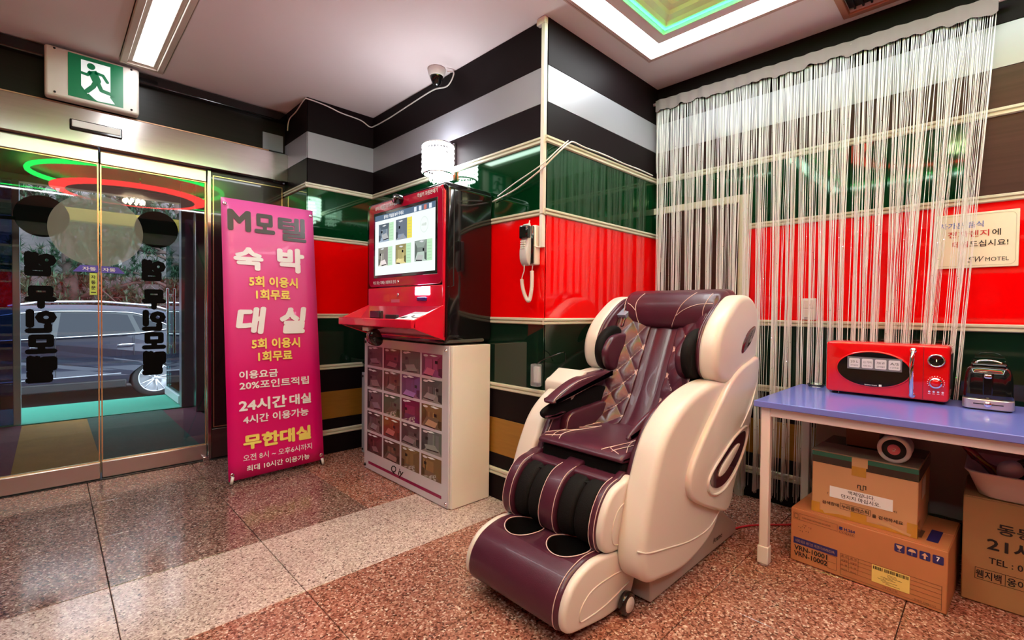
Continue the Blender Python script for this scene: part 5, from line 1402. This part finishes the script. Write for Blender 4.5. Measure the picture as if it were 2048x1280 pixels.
# backrest: smooth centre, quilted wings
bprof = cat([(1.965, .548), (2.04, .60), (2.11, .70), (2.175, .82), (2.245, .95), (2.32, 1.08), (2.39, 1.19)], 8, False)
def bp(s):
    x = min(max(s, 0), 1) * (len(bprof) - 1); i = min(int(x), len(bprof) - 2); t = x - i
    return bprof[i][0] + (bprof[i + 1][0] - bprof[i][0]) * t, bprof[i][1] + (bprof[i + 1][1] - bprof[i][1]) * t
def back(y, s, quilt):
    u, z = bp(s); r = abs(y - CM)
    w = max(0, r - .075) / .16
    u -= .085 * w ** 1.5 * (1 - .25 * s); z += .012 * w
    if quilt:
        A = (y - CM) / .088; B = s * 6.2
        hgt = (abs(math.sin(PI * (A + B) / 1)) * abs(math.sin(PI * (A - B) / 1))) ** .5
        u -= .010 * hgt + .004; z += .004 * hgt
    else:
        u -= .007 * abs(math.cos(PI * (y - CM) / .083)) - .004
    return (u, y, z)
mb = MB(); mb.grid(lambda a, b: back(CM - .085 + .17 * a, b, False), 24, 40); part('back_centre', mb, 'purple', ch, solid=.01)
def wing_lo(y): return .06 + .10 * abs((abs(y - CM) - .16)) / .08 - .08
for s in (-1, 1):
    y0, y1 = CM + s * .078, CM + s * .232
    mb = MB(); mb.grid(lambda a, b: back(y0 + (y1 - y0) * a, wing_lo(y0 + (y1 - y0) * a) + (1 - wing_lo(y0 + (y1 - y0) * a)) * b, True), 32, 90)
    wq = part('quilted_wing', mb, 'purple', ch, solid=.012)
    mb = MB()
    for k in range(-4, 12):
        for sg in (1, -1):
            pts = []
            for i in range(25):
                y = y0 + (y1 - y0) * i / 24; B = k - sg * (y - CM) / .088
                sv = B / 6.2
                if wing_lo(y) <= sv <= .80:
                    p = back(y, sv, True); pts.append((p[0] - .0072, p[1], p[2] + .001))
                elif len(pts) > 1: break
            if len(pts) > 2: mb.tube(pts, .0019, 4)
    for yy in (y0 + s * .004, y0 + s * .010, y1):
        pts = [back(yy, wing_lo(yy) + (.86 - wing_lo(yy)) * i / 20, False) for i in range(21)]
        mb.tube([(p[0] - (.010 if yy != y1 else .012), p[1], p[2]) for p in pts], .002, 4)
    part('stitching', mb, 'stitch', wq)
# top of the backrest and the head cushion
topb = cat([(2.31, 1.09), (2.33, 1.19), (2.40, 1.236), (2.50, 1.236), (2.56, 1.18), (2.555, 1.05), (2.45, 1.0)], 5)
mb = MB(); mb.pillow(topb, 'y', .930, mir(.930), .02, 4); part('back_top', mb, 'purple', ch)
hpz = cat([(2.285, 1.195), (2.33, 1.226), (2.40, 1.230), (2.44, 1.17), (2.41, 1.08), (2.34, 1.040), (2.28, 1.045), (2.262, 1.09), (2.265, 1.15)], 5)
mb = MB(); mb.pillow(hpz, 'y', .915, 1.432, .028, 5); hc = part('head_cushion', mb, 'purple', ch)
mb = MB()
def hp_u(z):
    c = [(a, b) for a, b in hpz if a < 2.335]
    c.sort(key=lambda q: abs(q[1] - z)); return c[0][0]
hs2 = sorted([(b, a) for a, b in hpz if a <= 2.34])
def hu(z):
    for (b0, a0), (b1, a1) in zip(hs2[:-1], hs2[1:]):
        if b0 <= z <= b1: return a0 + (a1 - a0) * (z - b0) / max(b1 - b0, 1e-6)
    return hs2[-1][1] if z > 1.2 else hs2[0][1]
for pts in ([(1.335, 1.222), (1.358, 1.17), (1.352, 1.11), (1.335, 1.048)], [(1.41, 1.17), (1.385, 1.155), (1.358, 1.13)], [(1.045, 1.222), (1.10, 1.16), (1.13, 1.10), (1.155, 1.046)],
            [(.945, 1.165), (1.02, 1.160), (1.085, 1.135), (1.125, 1.105)], [(.96, 1.215), (.985, 1.15), (.99, 1.10), (.975, 1.05)], [(1.425, 1.20), (1.426, 1.15), (1.424, 1.07)]):
    mb.tube([(hu(z) - .0012, y, z) for y, z in cat(pts, 6, False)], .002, 4)
part('stitching', mb, 'stitch', hc)

# calf unit
PB = cat([(1.60, .488), (1.53, .490), (1.46, .470), (1.408, .415), (1.383, .350), (1.383, .300), (1.405, .258), (1.46, .240), (1.57, .235), (1.63, .26)], 5)
def inset(P, d):
    cx_ = sum(p[0] for p in P) / len(P); cz_ = sum(p[1] for p in P) / len(P)
    return [((x - cx_) * (1 - d / .13) + cx_, (z - cz_) * (1 - d / .14) + cz_) for x, z in P]
calf = None
for (a, b, nm) in ((.978, 1.012, 'calf_band'), (1.172, 1.255, 'calf_band'), (1.405, 1.462, 'calf_band')):
    mb = MB(); mb.pillow(PB, 'y', a, b, .010, 3); cb_ = part(nm, mb, 'purple', ch)
    mb = MB()
    for y in ((a + .006, b - .006) if a != 1.405 else (a + .008, b - .008)):
        pts = [(x - .0008, y, z) for x, z in PB if x < 1.53]
        pts = [(x, y_, z) for x, y_, z in pts]
        mb.tube(pts[:], .0016, 4)
    each('stitching', mb, 'stitch', cb_)
mb = MB(); mb.pillow(inset(PB, .006), 'y', .950, .984, .012, 4); cs = part('calf_side', mb, 'leather_c', ch)
mb = MB(); mb.tube([((x - 1.5) * .58 + 1.515, .9495, (z - .36) * .58 + .335) for x, z in PB], .003, 6, True); part('piping', mb, 'leather_c', cs)
mb = MB(); mb.pillow(cat([(1.51, .455), (1.51, .480), (1.54, .488), (1.575, .485), (1.58, .43), (1.54, .43)], 4), 'y', .980, 1.460, .008, 3); part('calf_top', mb, 'purple', ch)
PC = inset(PB, .014)
for a, b in ((1.008, 1.094), (1.092, 1.176), (1.251, 1.331), (1.329, 1.409)):
    mb = MB(); mb.pillow(PC, 'y', a, b, .026, 5); part('calf_airbag', mb, 'fabric', ch)
mb = MB(); mb.box(1.48, 1.60, .975, 1.455, .25, .46); part('calf_core', mb, 'fabric', ch)

# foot unit with two foot wells cut into its purple cover
PF = cat([(1.585, .205), (1.50, .238), (1.40, .254), (1.325, .254), (1.245, .228), (1.193, .176), (1.176, .112), (1.20, .062), (1.30, .038), (1.45, .018), (1.57, .030), (1.615, .09), (1.62, .16)], 5)
mb = MB(); mb.pillow(PF, 'y', .978, 1.436, .012, 3); fc = part('foot_cover', mb, 'purple', ch)
def zf(u):
    c = [(a, b) for a, b in PF if b > .17]; c.sort()
    for (a0, b0), (a1, b1) in zip(c[:-1], c[1:]):
        if a0 <= u <= a1: return b0 + (b1 - b0) * (u - a0) / max(a1 - a0, 1e-6)
    return c[-1][1]
wells = ((1.372, 1.088, .078, .080), (1.368, 1.312, .076, .078))
cut = MB()
for (u, y, ru, ry) in wells: cut.prism(ell(u, y, ru, ry, 32), 'z', .10, .32)
co = part('cutter', cut, 'fabric', ch)
md = fc.modifiers.new('b', 'BOOLEAN'); md.object = co; md.operation = 'DIFFERENCE'; md.solver = 'EXACT'
bpy.context.view_layer.update()
dg = bpy.context.evaluated_depsgraph_get()
nm_ = bpy.data.meshes.new_from_object(fc.evaluated_get(dg)); fc.modifiers.clear(); fc.data = nm_
nm_.materials.clear(); nm_.materials.append(M['purple'])
for p in nm_.polygons: p.material_index = 0
bpy.data.objects.remove(co)
for (u, y, ru, ry) in wells:
    mb = MB()
    rr = [(1.0, None), (.96, .20), (.85, .13), (.01, .12)]
    vs = []; n = 32
    for k_, z in rr:
        for px_, py_ in ell(u, y, ru * k_, ry * k_, n): vs.append((px_, py_, z if z else zf(px_) + .001))
    fs = [(r * n + i, r * n + (i + 1) % n, (r + 1) * n + (i + 1) % n, (r + 1) * n + i) for r in range(3) for i in range(n)]
    mb.add(vs, fs, 0, True); part('foot_well', mb, 'fabric', ch)
    mb = MB(); mb.tube([(a, b, zf(a) + .002) for a, b in ell(u, y, ru + .004, ry + .004, 40)], .0022, 5, True); part('stitching', mb, 'stitch', fc)
mb = MB(); mb.tube([(x - .0015, .996, z + .001) for x, z in PF[:40]], .0018, 4); part('stitching', mb, 'stitch', fc)
for a, b in ((.950, .984), (1.432, 1.462)):
    mb = MB(); mb.pillow(inset(PF, .003), 'y', a, b, .014, 4); fs_ = part('foot_side', mb, 'leather_c', ch)
    if a < 1: mb = MB(); mb.tube([(x, .9492, z) for x, z in cat([(1.58, .150), (1.45, .165), (1.33, .160), (1.27, .125), (1.262, .085), (1.30, .075), (1.42, .075), (1.57, .100)], 6, False)], .003, 6); part('piping', mb, 'leather_c', fs_)
for y in (.928, mir(.928)):
    wh = part('wheel', MB().lathe([(.001, -.012), (.034, -.012), (.042, -.008), (.043, 0), (.042, .012), (.001, .012)], (1.520, y, .0435), (0, 1, 0), 28), 'black', ch)
    part('wheel_cap', MB().lathe([(.001, -.016), (.026, -.015), (.029, -.011)], (1.520, y, .0435), (0, 1, 0), 24), 'leather_c', wh)
part('wheel_axle', MB().box(1.508, 1.532, .935, mir(.935), .035, .055), 'blackm', ch)

# ================================================================== STRING CURTAIN
ct = thing('string_curtain', 'white string curtain with tiny beads hanging from a rod in front of the striped wall', 'curtain', (3.0, .84, 2.55))
RX = 2.992; CY0, CY1 = .018, 1.66
def rodz(y): return 2.512 + .040 * (y - CY0) / (CY1 - CY0)
part('rod', MB().lathe([(.010, 0), (.010, 1)], (0, 0, 0)), 'white', ct) if False else None
mb = MB(); mb.tube([(RX + .004, -.02, rodz(-.02)), (RX + .004, 1.682, rodz(1.682))], .010, 10); part('rod', mb, mat('rod_rose', (.7, .5, .5), .4), ct)
rn = random.Random(11)
gather = [(rn.uniform(.006, .02), rn.uniform(18, 60), rn.uniform(0, 6)) for _ in range(5)]
def wav(y): return sum(a * math.sin(f * y + p) for a, f, p in gather) * .25
mb = MB(); mb.grid(lambda a, b: (RX - .013 + .004 * math.sin(140 * a) + .5 * wav(CY0 + (CY1 - CY0) * a), CY0 + (CY1 - CY0) * a, rodz(CY0 + (CY1 - CY0) * a) + .016 - (.070 + .004 * math.sin(9 * a * PI) + .004 * math.sin(31 * a * PI) + .004 * math.sin(83 * a) + .003 * math.sin(211 * a)) * b), 320, 5)
part('heading_tape', mb, 'lace', ct)
N = 450
clumps = []; y = CY0
while y < CY1: clumps.append(y); y += rn.uniform(.035, .105)
mb = MB(); beads = MB()
for i in range(N):
    y0 = CY0 + (CY1 - CY0) * (i + rn.random()) / N
    c = min(clumps, key=lambda q: abs(q - y0 + rn.gauss(0, .012)))
    pull = rn.betavariate(1.6, 1.0) * 1.0
    c2 = min(clumps, key=lambda q: abs(q - y0 - rn.gauss(0, .05)))
    xr = rn.gauss(0, .006); rad = rn.uniform(.0010, .0020)
    tilt = 0 if y0 > .6 else (.6 - y0) / .6
    kink = rn.gauss(0, .004)
    pts = []; zb = .045 + rn.uniform(0, .05); zt = rodz(y0) - .045
    ph = rn.uniform(0, 6)
    for k in range(10):
        t = k / 9; z = zt + (zb - zt) * t
        g_ = min(1, max(0, (t - .03) / .5)) ** .7 * pull * .85
        g2 = max(0, (t - .45) / .55) * (.5 if rn.random() < .9 else 0)
        yy = y0 + (c - y0) * g_
        yy = yy + (c2 - yy) * g2 * .35
        yy += tilt * .13 * t * (1 if y0 < .3 else .6) + kink * math.sin(3 * t + ph) + rn.gauss(0, .0007)
        pts.append((RX + xr * min(1, t * 4), yy, z))
    mb.tube(pts, rad, 3)
    if i % 2 == 0:
        for _ in range(2):
            k = rn.randrange(1, 8); p = Vector(pts[k]).lerp(Vector(pts[k + 1]), rn.random())
            beads.lathe([(.0003, -.003), (.0026, 0), (.0003, .003)], p, seg=5, sm=False)
part('strings', mb, 'string', ct, kind='stuff', weld=False, recalc=False)
part('beads', beads, mat('clear_bead', (.9, .88, .86), .05, metal=.6), ct, kind='stuff', weld=False, recalc=False)
